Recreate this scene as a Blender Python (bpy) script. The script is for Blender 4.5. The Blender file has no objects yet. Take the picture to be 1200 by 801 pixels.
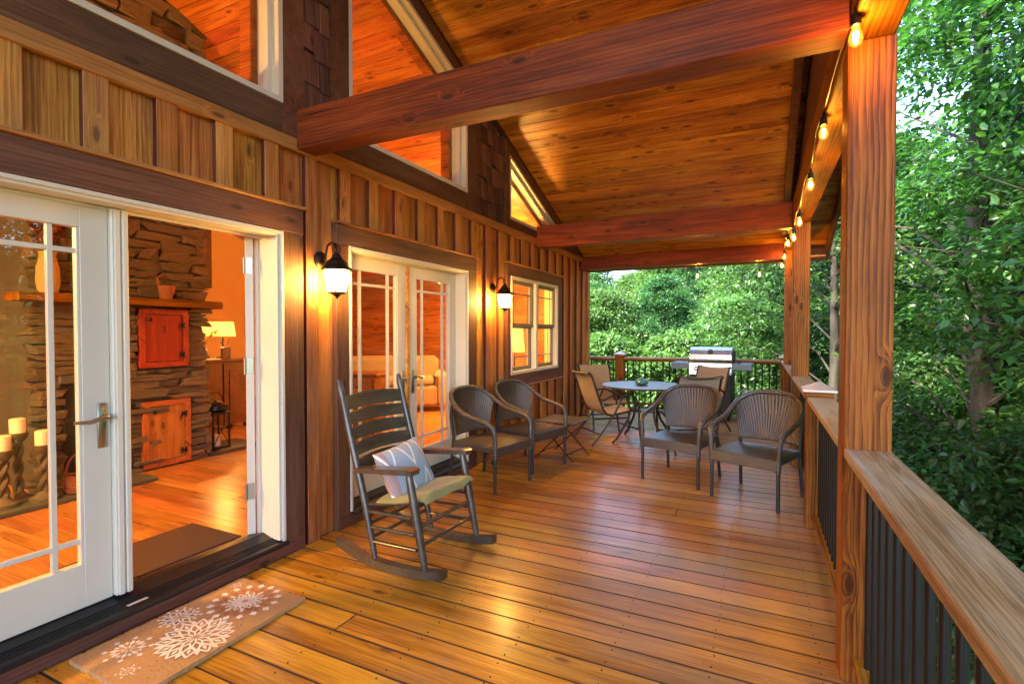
import bpy, math, random
import numpy as np
from mathutils import Matrix, Vector
R = math.radians
rnd = random.Random(11)
rng = np.random.default_rng(11)
sc = bpy.context.scene
col = sc.collection

# ------------------------------------------------------------------ camera, sky, sun, exposure
cd = bpy.data.cameras.new('camera'); cam = bpy.data.objects.new('camera', cd); col.objects.link(cam)
cd.lens = 18; cd.sensor_width = 36; cd.clip_start = .05; cd.clip_end = 600
cam.location = (0, 0, 1.4); cam.rotation_euler = (R(90 - 1.146), 0, R(25.873))
sc.camera = cam
SUN_AZ, SUN_EL = R(-150), R(50)          # azimuth from +Y towards +X
w = bpy.data.worlds.new('World'); sc.world = w; w.use_nodes = True
wn = w.node_tree.nodes; sky = wn.new('ShaderNodeTexSky'); sky.sky_type = 'NISHITA'; sky.sun_disc = False
sky.sun_elevation = SUN_EL; sky.sun_rotation = SUN_AZ; sky.altitude = 600; sky.air_density = 1.0; sky.dust_density = 1.2; sky.ozone_density = 1.0
bg = wn['Background']; bg.inputs[1].default_value = .15
w.node_tree.links.new(sky.outputs[0], bg.inputs[0])
sl = bpy.data.lights.new('sun', 'SUN'); sl.energy = 3.6; sl.angle = R(6); sl.color = (1, .90, .68)
so = bpy.data.objects.new('sun', sl); col.objects.link(so)
sd = Vector((math.sin(SUN_AZ) * math.cos(SUN_EL), math.cos(SUN_AZ) * math.cos(SUN_EL), math.sin(SUN_EL)))
so.rotation_euler = sd.to_track_quat('Z', 'Y').to_euler(); so.location = sd * 80
vs = sc.view_settings; vs.view_transform = 'Standard'; vs.look = 'None'; vs.gamma = 1; vs.use_curve_mapping = False
vs.exposure = 3.25
cy = sc.cycles
cy.use_denoising = True; cy.max_bounces = 8; cy.diffuse_bounces = 5; cy.glossy_bounces = 3; cy.transmission_bounces = 5
cy.transparent_max_bounces = 10; cy.sample_clamp_indirect = 6; cy.caustics_reflective = False; cy.caustics_refractive = False
cy.use_adaptive_sampling = False

# ------------------------------------------------------------------ helpers
WM = {}
IDM = Matrix.Identity(4)
def link(o, parent=None, M=None, local=False):
    """M is a world matrix, or the parent's local one when local."""
    col.objects.link(o); M = M or IDM
    if parent is None:
        o.matrix_basis = M; WM[o.name] = M
    elif local:
        o.parent = parent; o.matrix_basis = M; WM[o.name] = WM[parent.name] @ M
    else:
        o.parent = parent; o.matrix_parent_inverse = WM[parent.name].inverted(); o.matrix_basis = M; WM[o.name] = M
    return o
def tag(o, label=None, cat=None, group=None, kind=None):
    for k, v in (('label', label), ('category', cat), ('group', group), ('kind', kind)):
        if v: o[k] = v
    return o
def root(name, label, cat, loc=(0, 0, 0), rz=0, group=None):
    o = bpy.data.objects.new(name, None); o.empty_display_size = .1
    return tag(link(o, None, Matrix.Translation(loc) @ Matrix.Rotation(rz, 4, 'Z')), label, cat, group)
def tree_copy(o, parent=None, M=None):
    c = o.copy(); col.objects.link(c)
    if parent: c.parent = parent
    if M is not None: c.matrix_basis = M; WM[c.name] = M
    for ch in o.children: tree_copy(ch, c)
    return c
def ori(v, f):
    v = np.asarray(v, float); c = v.mean(0); out = []
    for q in f:
        p = v[list(q)]; n = np.zeros(3)
        for i in range(len(q)): n += np.cross(p[i] - p[0], p[(i + 1) % len(q)] - p[0])
        out.append(q if n @ (p.mean(0) - c) > 0 else q[::-1])
    return out
def cbox_geo(sx, sy, sz, ch):
    h = np.array((sx, sy, sz)) / 2; ch = min(ch, h.min() * .6)
    cs = [(a, b, c) for a in (-1, 1) for b in (-1, 1) for c in (-1, 1)]
    v = []; ix = {}
    for c in cs:
        for k in range(3):
            p = [c[i] * (h[i] if i == k else h[i] - ch) for i in range(3)]; ix[(c, k)] = len(v); v.append(p)
    f = []
    for k in range(3):
        a, b = [i for i in range(3) if i != k]
        for s in (-1, 1):
            q = []
            for sa, sb in ((-1, -1), (1, -1), (1, 1), (-1, 1)):
                c = [0] * 3; c[k] = s; c[a] = sa; c[b] = sb; q.append(ix[(tuple(c), k)])
            f.append(tuple(q))
        for sa in (-1, 1):
            for sb in (-1, 1):
                c0 = [0] * 3; c0[k] = -1; c0[a] = sa; c0[b] = sb; c1 = list(c0); c1[k] = 1
                c0, c1 = tuple(c0), tuple(c1); f.append((ix[(c0, a)], ix[(c1, a)], ix[(c1, b)], ix[(c0, b)]))
    for c in cs: f.append((ix[(c, 0)], ix[(c, 1)], ix[(c, 2)]))
    return v, ori(v, f)
class MB:
    def __init__(s): s.v = []; s.f = []; s.m = []; s.mi = 0
    def add(s, v, f, M=None):
        o = len(s.v)
        for p in v:
            p = Vector(p); s.v.append(tuple(M @ p) if M else tuple(p))
        for q in f: s.f.append(tuple(i + o for i in q)); s.m.append(s.mi)
        return s
    def box(s, x0, x1, y0, y1, z0, z1, ch=.002, M=None):
        v, f = cbox_geo(abs(x1 - x0), abs(y1 - y0), abs(z1 - z0), ch); T = Matrix.Translation(((x0 + x1) / 2, (y0 + y1) / 2, (z0 + z1) / 2))
        return s.add(v, f, (M @ T) if M else T)
    def tube(s, pts, r, n=8, closed=False, M=None, flat=1.0):
        P = [Vector(p) for p in pts]; m = len(P); rs = r if hasattr(r, '__len__') else [r] * m
        v = []; up = Vector((0, 0, 1)); prev = None
        for i in range(m):
            if closed: t = (P[(i + 1) % m] - P[i - 1])
            else: t = P[min(i + 1, m - 1)] - P[max(i - 1, 0)]
            t.normalize()
            a = prev - t * prev.dot(t) if prev is not None else t.cross(up if abs(t.z) < .95 else Vector((1, 0, 0)))
            if a.length < 1e-6: a = t.cross(Vector((1, 0, 0)))
            a.normalize(); prev = a; b = t.cross(a)
            for k in range(n):
                an = 2 * math.pi * k / n; v.append(P[i] + (a * math.cos(an) + b * math.sin(an) * flat) * rs[i])
        f = []
        for i in range(m if closed else m - 1):
            j = (i + 1) % m
            for k in range(n): l = (k + 1) % n; f.append((i * n + k, i * n + l, j * n + l, j * n + k))
        if not closed: f.append(tuple(range(n))[::-1]); f.append(tuple((m - 1) * n + k for k in range(n)))
        return s.add(v, f, M)
    def lathe(s, prof, n=20, M=None):
        v = []; f = []
        for r, z in prof:
            for k in range(n): a = 2 * math.pi * k / n; v.append((r * math.cos(a), r * math.sin(a), z))
        for i in range(len(prof) - 1):
            for k in range(n): l = (k + 1) % n; f.append((i * n + k, i * n + l, (i + 1) * n + l, (i + 1) * n + k))
        f.append(tuple(range(n))[::-1]); f.append(tuple((len(prof) - 1) * n + k for k in range(n)))
        return s.add(v, f, M)
    def prism(s, poly, a0, a1, axis='x', M=None):
        """poly of 2-D points extruded along axis; x: (y,z)  y: (x,z)  z: (x,y)"""
        n = len(poly); v = []
        for a in (a0, a1):
            for p in poly: v.append({'x': (a, p[0], p[1]), 'y': (p[0], a, p[1]), 'z': (p[0], p[1], a)}[axis])
        f = [tuple(range(n))[::-1], tuple(n + k for k in range(n))] + [(k, (k + 1) % n, n + (k + 1) % n, n + k) for k in range(n)]
        return s.add(v, f, M)
    def sheet(s, fn, nu, nv, th=0.0, M=None):
        g = [[Vector(fn(i / nu, j / nv)) for j in range(nv + 1)] for i in range(nu + 1)]
        W_ = nv + 1; v = [p for r_ in g for p in r_]; f = [(i * W_ + j, (i + 1) * W_ + j, (i + 1) * W_ + j + 1, i * W_ + j + 1) for i in range(nu) for j in range(nv)]
        if th:
            N = len(v); nr = []
            for i in range(nu + 1):
                for j in range(nv + 1):
                    a = g[min(i + 1, nu)][j] - g[max(i - 1, 0)][j]; b = g[i][min(j + 1, nv)] - g[i][max(j - 1, 0)]
                    c = a.cross(b); nr.append(c.normalized() if c.length > 1e-9 else Vector((0, 0, 1)))
            v2 = [p + n_ * th for p, n_ in zip(v, nr)]; v = v + v2
            f = [q[::-1] for q in f] + [tuple(k + N for k in q) for q in f]
            bd = [i * W_ for i in range(nu + 1)] + [nu * W_ + j for j in range(1, nv + 1)] + [i * W_ + nv for i in range(nu - 1, -1, -1)] + [j for j in range(nv - 1, 0, -1)]
            for k in range(len(bd)): a, b = bd[k], bd[(k + 1) % len(bd)]; f.append((a, b, b + N, a + N))
        return s.add(v, f, M)
    def mesh(s, name, mats, smooth=False):
        me = bpy.data.meshes.new(name); me.from_pydata(s.v, [], s.f)
        for m in (mats if isinstance(mats, (list, tuple)) else [mats]): me.materials.append(m)
        if any(s.m): me.polygons.foreach_set('material_index', s.m)
        if smooth:
            me.polygons.foreach_set('use_smooth', [True] * len(me.polygons))
            try: me.set_sharp_from_angle(angle=R(smooth if smooth is not True else 40))
            except Exception: pass
        return me
    def build(s, name, mats, parent=None, M=None, smooth=False, local=False):
        return link(bpy.data.objects.new(name, s.mesh(name, mats, smooth)), parent, M, local)
MC = {}
def bb(name, x0, x1, y0, y1, z0, z1, mat, parent, long='x', ch=.003):
    """a board between two corners; its grain (local X) along the named axis; alike boards share a mesh"""
    X, Y, Z = abs(x1 - x0), abs(y1 - y0), abs(z1 - z0)
    L = {'x': (X, Y, Z), 'y': (Y, X, Z), 'z': (Z, Y, X)}[long]
    rot = {'x': IDM, 'y': Matrix.Rotation(R(90), 4, 'Z'), 'z': Matrix.Rotation(R(-90), 4, 'Y')}[long]
    return pm(name, L, ch, mat, parent, Matrix.Translation(((x0 + x1) / 2, (y0 + y1) / 2, (z0 + z1) / 2)) @ rot)
def pm(name, L, ch, mat, parent, M, local=False):
    k = (name, round(L[0], 3), round(L[1], 3), round(L[2], 3), mat.name)
    if k not in MC: MC[k] = MB().add(*cbox_geo(*L, ch)).mesh(name, mat)
    return link(bpy.data.objects.new(name, MC[k]), parent, M, local)
def structure(o): o['kind'] = 'structure'; return o

# ------------------------------------------------------------------ materials
MT = {}
class NT:
    def __init__(s, name):
        m = bpy.data.materials.new(name); m.use_nodes = True; s.m = m; s.t = m.node_tree; s.b = s.t.nodes['Principled BSDF']; s.out = s.t.nodes['Material Output']; MT[name] = m
    def n(s, ty, **kw):
        x = s.t.nodes.new('ShaderNode' + ty)
        for k, v in kw.items(): setattr(x, k, v)
        return x
    def l(s, a, b): s.t.links.new(a, b)
    def val(s, sock, v):
        if isinstance(v, bpy.types.NodeSocket): s.l(v, sock)
        else: sock.default_value = v
    def math(s, op, a, b=0, clamp=False):
        x = s.n('Math', operation=op, use_clamp=clamp); s.val(x.inputs[0], a); s.val(x.inputs[1], b); return x.outputs[0]
    def vmul(s, a, b, op='MULTIPLY'):
        x = s.n('VectorMath', operation=op); s.val(x.inputs[0], a); s.val(x.inputs[1], b); return x.outputs[0]
    def noise(s, v, sc_=5, det=4, rough=.55, dist=0):
        x = s.n('TexNoise'); s.l(v, x.inputs['Vector']); x.inputs['Scale'].default_value = sc_; x.inputs['Detail'].default_value = det
        x.inputs['Roughness'].default_value = rough; x.inputs['Distortion'].default_value = dist; return x.outputs[0]
    def ramp(s, f, st):
        x = s.n('ValToRGB'); s.l(f, x.inputs[0]); e = x.color_ramp.elements
        while len(e) < len(st): e.new(.5)
        for a, (p, c) in zip(e, st): a.position = p; a.color = (c, c, c, 1) if isinstance(c, (int, float)) else (*c[:3], 1)
        return x.outputs[0]
    def mix(s, f, a, b, bt='MIX'):
        x = s.n('Mix', data_type='RGBA', blend_type=bt); s.val(x.inputs[0], f)
        s.val(x.inputs[6], a if isinstance(a, bpy.types.NodeSocket) else (*a[:3], 1)); s.val(x.inputs[7], b if isinstance(b, bpy.types.NodeSocket) else (*b[:3], 1)); return x.outputs[2]
    def bump(s, h, st=.3, d=.01):
        x = s.n('Bump'); x.inputs['Strength'].default_value = st; x.inputs['Distance'].default_value = d; s.l(h, x.inputs['Height']); s.l(x.outputs[0], s.b.inputs['Normal'])
    def set(s, **kw):
        for k, v in kw.items(): s.val(s.b.inputs[k.replace('_', ' ')], (*v, 1) if isinstance(v, tuple) and len(v) == 3 else v)
        return s.m
def wood(name, dark, mid, light, rough=.5, coat=0, knots=.5, vary=.25, bump=.25, grey=None, greyamt=0, fine=1.0, world_wear=False, spec=.5, kd=3.4, wave=.11, checks=False):
    t = NT(name); tc = t.n('TexCoord'); oi = t.n('ObjectInfo')
    off = t.n('CombineXYZ'); r1 = oi.outputs['Random']
    t.l(t.math('MULTIPLY', r1, 37.0), off.inputs[0]); t.l(t.math('MULTIPLY', r1, 91.7), off.inputs[1]); t.l(t.math('MULTIPLY', r1, 53.1), off.inputs[2])
    v = t.vmul(tc.outputs['Object'], off.outputs[0], 'ADD')
    # knots: a few cells along the board, pulling the grain round them
    sk = t.n('SeparateXYZ'); t.l(v, sk.inputs[0]); ck = t.n('CombineXYZ'); t.l(t.math('MULTIPLY', sk.outputs[0], 2.3), ck.inputs[0]); t.l(t.math('MULTIPLY', t.math('ADD', sk.outputs[1], sk.outputs[2]), 6.5), ck.inputs[1]); vk = ck.outputs[0]; vo = t.n('TexVoronoi', voronoi_dimensions='2D'); t.l(vk, vo.inputs['Vector']); vo.inputs['Scale'].default_value = 1; vo.inputs['Randomness'].default_value = 1
    sel = t.n('SeparateColor'); t.l(vo.outputs['Color'], sel.inputs[0])
    on = t.math('GREATER_THAN', sel.outputs[0], 1 - knots)
    near = t.math('MULTIPLY', t.math('SUBTRACT', 1.0, t.math('MULTIPLY', vo.outputs['Distance'], kd), True), on)
    ring = t.math('POWER', near, 2.0)
    g1 = t.vmul(v, (.9 * fine, 16 * fine, 16 * fine)); gx = t.n('VectorMath', operation='ADD'); t.l(g1, gx.inputs[0])
    cz = t.n('CombineXYZ'); t.l(t.math('MULTIPLY', ring, 3.2), cz.inputs[1]); t.l(t.math('MULTIPLY', ring, 3.2), cz.inputs[2]); t.l(cz.outputs[0], gx.inputs[1])
    streak = t.noise(gx.outputs[0], 1.6, 6, .6, .5)
    broad = t.noise(t.vmul(v, (.5, 3.0, 3.0)), 1.3, 3, .5, .8)
    wv = t.n('TexWave', wave_type='BANDS', bands_direction='Y', wave_profile='SAW')
    wx = t.n('VectorMath', operation='ADD'); cq = t.n('CombineXYZ'); t.l(t.math('MULTIPLY', sk.outputs[0], .2), cq.inputs[0]); t.l(t.math('ADD', sk.outputs[1], sk.outputs[2]), cq.inputs[1]); t.l(cq.outputs[0], wx.inputs[0])
    cw = t.n('CombineXYZ'); t.l(t.math('MULTIPLY', ring, .10), cw.inputs[1]); t.l(cw.outputs[0], wx.inputs[1]); t.l(wx.outputs[0], wv.inputs[0])
    wv.inputs['Scale'].default_value = 15 * fine; wv.inputs['Distortion'].default_value = 5; wv.inputs['Detail'].default_value = 3; wv.inputs['Detail Scale'].default_value = .8
    g = t.math('ADD', t.math('ADD', t.math('MULTIPLY', streak, .5), t.math('MULTIPLY', broad, .36)), t.math('MULTIPLY', wv.outputs[1], wave))
    hair = t.noise(t.vmul(v, (3.0, 85, 85)), 1.6, 3, .6); g = t.math('ADD', g, t.math('MULTIPLY', t.math('SUBTRACT', hair, .5), .30))
    c = t.ramp(g, [(.36 + wave * .2, dark), (.485 + wave * .2, mid), (.62 + wave * .25, light)])
    kcol = t.ramp(t.math('ADD', near, t.math('MULTIPLY', t.math('SUBTRACT', streak, .5), .35)), [(.66, 0.0), (.80, 1.0)]); c = t.mix(t.math('MULTIPLY', kcol, .88), c, tuple(x * .22 for x in dark))
    halo = t.ramp(near, [(.35, 0.0), (.8, 1.0)]); c = t.mix(t.math('MULTIPLY', halo, .3), c, dark)
    if checks:
        cn = t.noise(t.vmul(v, (.32, 21, 21)), 1.0, 1, .5, .25); ck_ = t.math('SUBTRACT', 1.0, t.math('MULTIPLY', t.math('ABSOLUTE', t.math('SUBTRACT', cn, .5)), 70.0), True)
        ck_ = t.math('MULTIPLY', ck_, t.ramp(t.noise(t.vmul(v, (.7, 2.5, 2.5)), 1.7, 2), [(.52, 0.0), (.58, 1.0)])); c = t.mix(t.math('MULTIPLY', ck_, .85), c, tuple(x * .12 for x in dark))
    if grey:
        src = t.n('NewGeometry').outputs['Position'] if world_wear else v
        gm = t.noise(t.vmul(src, (1.3, 2.0, 1.5)) if world_wear else t.vmul(v, (.9, 3, 3)), 1.1, 5, .65, .3)
        gm = t.math('ADD', t.math('MULTIPLY', gm, .75), t.math('MULTIPLY', streak, .3))
        if world_wear:
            sp = t.n('SeparateXYZ'); t.l(src, sp.inputs[0]); gm = t.math('ADD', gm, t.math('ADD', t.math('MULTIPLY', sp.outputs[0], .075), t.math('ADD', t.math('MULTIPLY', sp.outputs[1], .014), t.math('MULTIPLY', t.math('MAXIMUM', t.math('SUBTRACT', sp.outputs[1], 7.6), 0.0), .12))))
        if world_wear:
            fk = t.math('MULTIPLY', t.ramp(t.noise(t.vmul(src, (9, 26, 9)), 2.2, 4, .6), [(.66, 0.0), (.72, 1.0)]), t.ramp(t.noise(src, 1.7, 3), [(.45, 0.0), (.62, 1.0)])); c = t.mix(t.math('MULTIPLY', fk, .7), c, (.42, .34, .26))
        gr = t.ramp(gm, [(.44, 0.0), (.66, 1.0)]); gr = t.math('MULTIPLY', gr, greyamt); c = t.mix(gr, c, grey)
    hv = t.n('HueSaturation'); t.l(c, hv.inputs['Color'])
    r2 = t.math('FRACT', t.math('MULTIPLY', r1, 7.31)); t.l(t.math('ADD', 1 - vary, t.math('MULTIPLY', r1, vary * 2)), hv.inputs['Value'])
    t.l(t.math('ADD', .488, t.math('MULTIPLY', r2, .024)), hv.inputs['Hue'])
    t.l(hv.outputs[0], t.b.inputs['Base Color'])
    rr = t.math('ADD', rough - .1, t.math('MULTIPLY', streak, .2))
    if grey: rr = t.math('ADD', rr, t.math('MULTIPLY', gr, .22))
    t.l(rr, t.b.inputs['Roughness'])
    t.bump(t.math('SUBTRACT', t.math('ADD', t.math('ADD', streak, t.math('MULTIPLY', hair, .5)), t.math('MULTIPLY', wv.outputs[1], .2)), t.math('MULTIPLY', kcol, .5)), bump, .004)
    return t.set(Coat_Weight=coat, Coat_Roughness=.2, Specular_IOR_Level=spec)
def plain(name, c, rough=.5, metal=0, nz=0.0, nscale=20, bump=0, coat=0, spec=.5, sheen=0):
    t = NT(name); tc = t.n('TexCoord')
    if nz or bump:
        n_ = t.noise(tc.outputs['Object'], nscale, 5, .6)
        if nz: t.l(t.mix(n_, tuple(x * (1 - nz) for x in c), tuple(min(1, x * (1 + nz)) for x in c)), t.b.inputs['Base Color'])
        else: t.set(Base_Color=c)
        if bump: t.bump(n_, bump, .004)
        t.l(t.math('ADD', rough - .06, t.math('MULTIPLY', n_, .12)), t.b.inputs['Roughness'])
    else: t.set(Base_Color=c, Roughness=rough)
    return t.set(Metallic=metal, Coat_Weight=coat, Specular_IOR_Level=spec, Sheen_Weight=sheen)
def emis(name, c, st, base=(.8, .7, .5)):
    t = NT(name); return t.set(Base_Color=base, Roughness=.4, Emission_Color=c, Emission_Strength=st)
def glassm(name, tint=(.97, .98, .96), rough=.0, ior=1.5):
    t = NT(name); lw = t.n('LayerWeight'); lw.inputs[0].default_value = .5; tr = t.n('BsdfTransparent'); tr.inputs[0].default_value = (*tint, 1)
    fr = t.math('ADD', .04, t.math('MULTIPLY', t.math('POWER', lw.outputs['Facing'], 5.0), .9))
    gl = t.n('BsdfGlossy'); gl.inputs['Roughness'].default_value = rough; mx = t.n('MixShader')
    t.l(fr, mx.inputs[0]); t.l(tr.outputs[0], mx.inputs[1]); t.l(gl.outputs[0], mx.inputs[2]); t.l(mx.outputs[0], t.out.inputs[0]); return t.m
def woven(name, c1, c2, sx, sy, rough=.5, bump=.6, spec=.5):
    """checker weave on the UV-less object: two crossed waves"""
    t = NT(name); tc = t.n('TexCoord'); sp = t.n('SeparateXYZ'); t.l(tc.outputs['Object'], sp.inputs[0])
    ax = t.math('ADD', sp.outputs[0], t.math('MULTIPLY', sp.outputs[1], .7)); az = t.math('ADD', sp.outputs[2], t.math('MULTIPLY', sp.outputs[1], .7))
    a = t.math('SINE', t.math('MULTIPLY', ax, sx)); b = t.math('SINE', t.math('MULTIPLY', az, sy))
    h = t.math('ADD', t.math('MULTIPLY', t.math('MULTIPLY', a, b), .5), .5); nz = t.noise(tc.outputs['Object'], 14, 3)
    f = t.math('ADD', t.math('MULTIPLY', h, .6), t.math('MULTIPLY', nz, .5))
    t.l(t.mix(f, c1, c2), t.b.inputs['Base Color']); t.bump(h, bump, .003)
    return t.set(Roughness=rough, Specular_IOR_Level=spec)

M_deck = wood('deck_wood', (.25, .085, .006), (.49, .205, .013), (.64, .32, .03), .34, .26, .2, .16, .35, (.28, .17, .085), .8, 1, True, wave=.07)
M_deckside = plain('deck_gap_shade', (.085, .034, .010), .9, nz=.3)  # shade of the gaps put into the colour of board sides and edges
M_deckend = plain('joist_wood', (.10, .055, .03), .8, nz=.3)
M_cedar = wood('cedar_board', (.24, .070, .010), (.55, .195, .030), (.74, .34, .07), .55, 0, .35, .22, .35, (.32, .20, .13), .25)
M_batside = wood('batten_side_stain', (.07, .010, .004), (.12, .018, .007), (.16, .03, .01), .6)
M_batten = wood('cedar_batten', (.24, .075, .013), (.50, .18, .030), (.66, .29, .062), .55, 0, .2, .2, .35, (.32, .20, .14), .28)
M_belt = wood('belt_wood', (.30, .12, .03), (.46, .20, .05), (.55, .27, .08), .55, 0, .3, .1, .3)
M_trim = wood('dark_trim', (.07, .023, .010), (.14, .048, .020), (.21, .08, .036), .6, 0, .25, .18, .35, (.13, .085, .065), .3)
M_iceil = wood('interior_ceiling_pine', (.24, .045, .008), (.48, .115, .018), (.62, .19, .035), .45, 0, .5, .2, .2, spec=.4)
M_beam = wood('beam_wood', (.085, .009, .003), (.21, .025, .006), (.34, .06, .014), .5, 0, .5, .1, .35, spec=.4, checks=True)
M_ceil = wood('ceiling_pine', (.25, .078, .008), (.53, .215, .030), (.70, .36, .07), .42, 0, .75, .24, .2, spec=.4, kd=2.8)
M_post = wood('post_wood', (.085, .026, .003), (.215, .074, .007), (.31, .12, .014), .55, 0, .4, .08, .5, spec=.15, kd=2.9, wave=.19, checks=True)
M_cap = wood('rail_cap_wood', (.17, .075, .022), (.30, .145, .048), (.40, .22, .085), .55, 0, .3, .12, .6, (.38, .29, .19), .75, 2.0, checks=True)
M_white = plain('white_paint', (.66, .60, .50), .38, nz=.03, nscale=8)
M_sash = plain('grey_sash', (.17, .145, .115), .5, nz=.05)
M_glass = glassm('pane_glass')
M_alu = plain('dark_threshold', (.028, .03, .034), .32, .6, nz=.2)
M_shing = wood('shingle_wood', (.05, .018, .011), (.12, .045, .026), (.22, .10, .06), .75, 0, .1, .35, .6)
M_black = plain('black_metal', (.012, .012, .012), .35, .4, nz=.2)
M_iron = plain('bronze_iron', (.035, .022, .015), .45, .7, nz=.3)
M_brass = plain('satin_nickel', (.42, .37, .29), .3, 1)

# ------------------------------------------------------------------ terrain
def gz(x, y):
    x = np.asarray(x, float); y = np.asarray(y, float)
    z = -2.3 - .22 * np.maximum(0, x - 1) - .10 * np.maximum(0, y - 8)
    d = np.hypot(x, y); z = np.maximum(z, -8) + .12 * np.maximum(0, d - 38)
    return z + .25 * np.sin(x * .7 + y * .31) * np.cos(y * .53)
xs = np.concatenate([np.linspace(-160, -32, 9), np.linspace(-28, 44, 37), np.linspace(48, 180, 9)]); ys = np.concatenate([np.linspace(-60, -10, 5), np.linspace(-6, 60, 34), np.linspace(66, 240, 10)])
b = MB(); gv = [(x, y, float(gz(x, y))) for x in xs for y in ys]; n_ = len(ys)
b.add(gv, [(i * n_ + j, (i + 1) * n_ + j, (i + 1) * n_ + j + 1, i * n_ + j + 1) for i in range(len(xs) - 1) for j in range(n_ - 1)])
t = NT('forest_floor'); tc = t.n('TexCoord'); a_ = t.noise(tc.outputs['Object'], .8, 8, .65); b_ = t.noise(tc.outputs['Object'], 6, 6, .7)
t.l(t.mix(b_, t.ramp(a_, [(.35, (.035, .045, .014)), (.6, (.07, .045, .02))]), (.03, .05, .012)), t.b.inputs['Base Color']); t.bump(b_, 1, .1); M_ground = t.set(Roughness=.95)
structure(b.build('ground', M_ground, smooth=True))

# ------------------------------------------------------------------ deck
b = MB()
for x in np.arange(-2.6, .45, .405): b.box(x - .02, x + .02, -1.8, 9.45, -.26, -.031)
for x in np.arange(-5.8, -2.7, .405): b.box(x - .02, x + .02, 8.62, 9.45, -.26, -.031)
b.box(.47, .51, -1.8, 9.5, -.30, -.031); b.box(-6, .47, 9.46, 9.5, -.30, -.031); b.box(-2.66, .47, -1.84, -1.8, -.30, -.031)
for x, y in ((.38, 2.48), (.38, 6.18), (.38, 8.18), (-2.335, 9.43), (.38, .55)): b.box(x - .09, x + .09, y - .09, y + .09, -5.5, -.30)
deck = structure(b.build('deck', M_deckend)); WM['deck'] = IDM
k = 0; y = 2.379 - .1505 * 27
nail = MB()
while y < 9.45:
    x0 = -2.695 if y < 8.58 else -6.0
    cuts = [x0, .525]
    sp = [None, -1.385, -.575, None, -.98, -1.79][k % 6 if rnd.random() < .7 else rnd.randrange(6)]
    if sp and rnd.random() < .14: cuts.insert(1, sp)
    if x0 < -3: cuts.insert(1, -3.2)
    for a_, c_ in zip(cuts[:-1], cuts[1:]):
        o = bb('deck_board', a_ + .0012, c_ - .0012, y + .003, y + .1475, -.031, 0, M_deck, deck, 'x', .0028)
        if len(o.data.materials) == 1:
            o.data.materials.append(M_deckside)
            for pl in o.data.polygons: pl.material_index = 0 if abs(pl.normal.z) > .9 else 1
        o.location.z += rnd.uniform(-.0012, .0012)
    if 0 < y < 6.4:
        for x in np.arange(-2.6, .45, .405):
            for dy in (.03, .118):
                nail.lathe([(.0042, -.002), (.004, .0019), (.002, .0022)], 7, Matrix.Translation((x + rnd.uniform(-.008, .008), y + dy + rnd.uniform(-.006, .006), 0)))
    y += .1505; k += 1
tag(nail.build('nail_heads', M_black, deck), kind='stuff')

# ------------------------------------------------------------------ house wall
SL = .357
def cz(Y): return 2.989 - SL * (abs(Y - .9) + .9 - 7.126)
house = root('house', 'cedar board-and-batten cabin wall with brown trim, glass doors and gable windows', 'house', (-2.7, 4, 0))
OPEN = [(.36, 2.39, 0, 2.19), (2.676, 4.63, 0, 2.165), (5.35, 7.17, .735, 2.215)]
def batten(yb, p, q):
    k_ = ('batten', round(q - p, 3))
    if k_ not in MC:
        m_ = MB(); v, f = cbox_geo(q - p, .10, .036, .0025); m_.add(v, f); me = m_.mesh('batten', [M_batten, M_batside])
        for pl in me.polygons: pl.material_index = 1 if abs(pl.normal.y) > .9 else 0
        MC[k_] = me
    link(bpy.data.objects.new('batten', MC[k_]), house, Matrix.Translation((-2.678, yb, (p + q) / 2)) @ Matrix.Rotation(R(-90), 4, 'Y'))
bats = [.65 + .303 * i for i in range(-7, 27)]
bats = [b_ + .305 for b_ in bats]
def segs(y0, y1, z0, z1):
    out = [(z0, z1)]
    for (a, c, d, e) in OPEN:
        if y0 >= a - 1e-4 and y1 <= c + 1e-4:
            nw = []
            for (p, q) in out:
                if d > p: nw.append((p, min(q, d)))
                if e < q: nw.append((max(p, e), q))
            out = nw
    return [s for s in out if s[1] - s[0] > .02]
yc = sorted([-1.5, 8.45] + [b_ for b_ in bats if -1.4 < b_ < 8.3] + [v for o in OPEN for v in o[:2]])
yc2 = [yc[0]]
for v in yc[1:]:
    if v - yc2[-1] > .004: yc2.append(v)
for a, c in zip(yc2[:-1], yc2[1:]):
    for z0, z1 in segs(a, c, .0, 2.548):
        bb('wall_board', -2.72, -2.698 + rnd.uniform(-.001, .001), a + .0008, c - .0008, z0, z1, M_cedar, house, 'z', .001)
for b_ in bats:
    if not -1.4 < b_ < 8.4: continue
    hit = [o for o in OPEN if b_ + .05 > o[0] and b_ - .05 < o[1]]
    sg = [(.002, 2.545)]
    for (a, c, d, e) in hit:
        nw = []
        for p, q in sg:
            if d > p: nw.append((p, d - .002))
            if e < q: nw.append((e + .012, q))
        sg = nw
    if any(abs(b_ - v) < .05 for o in OPEN for v in o[:2] ) : sg = [s for s in sg if s[0] > 1.9 or s[1] < .8]
    for p, q in sg:
        if q - p > .03: batten(b_, p, q)
bb('corner_board', -2.72, -2.655, 8.45, 8.56, 0, 2.54, M_cedar, house, 'z')
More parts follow.
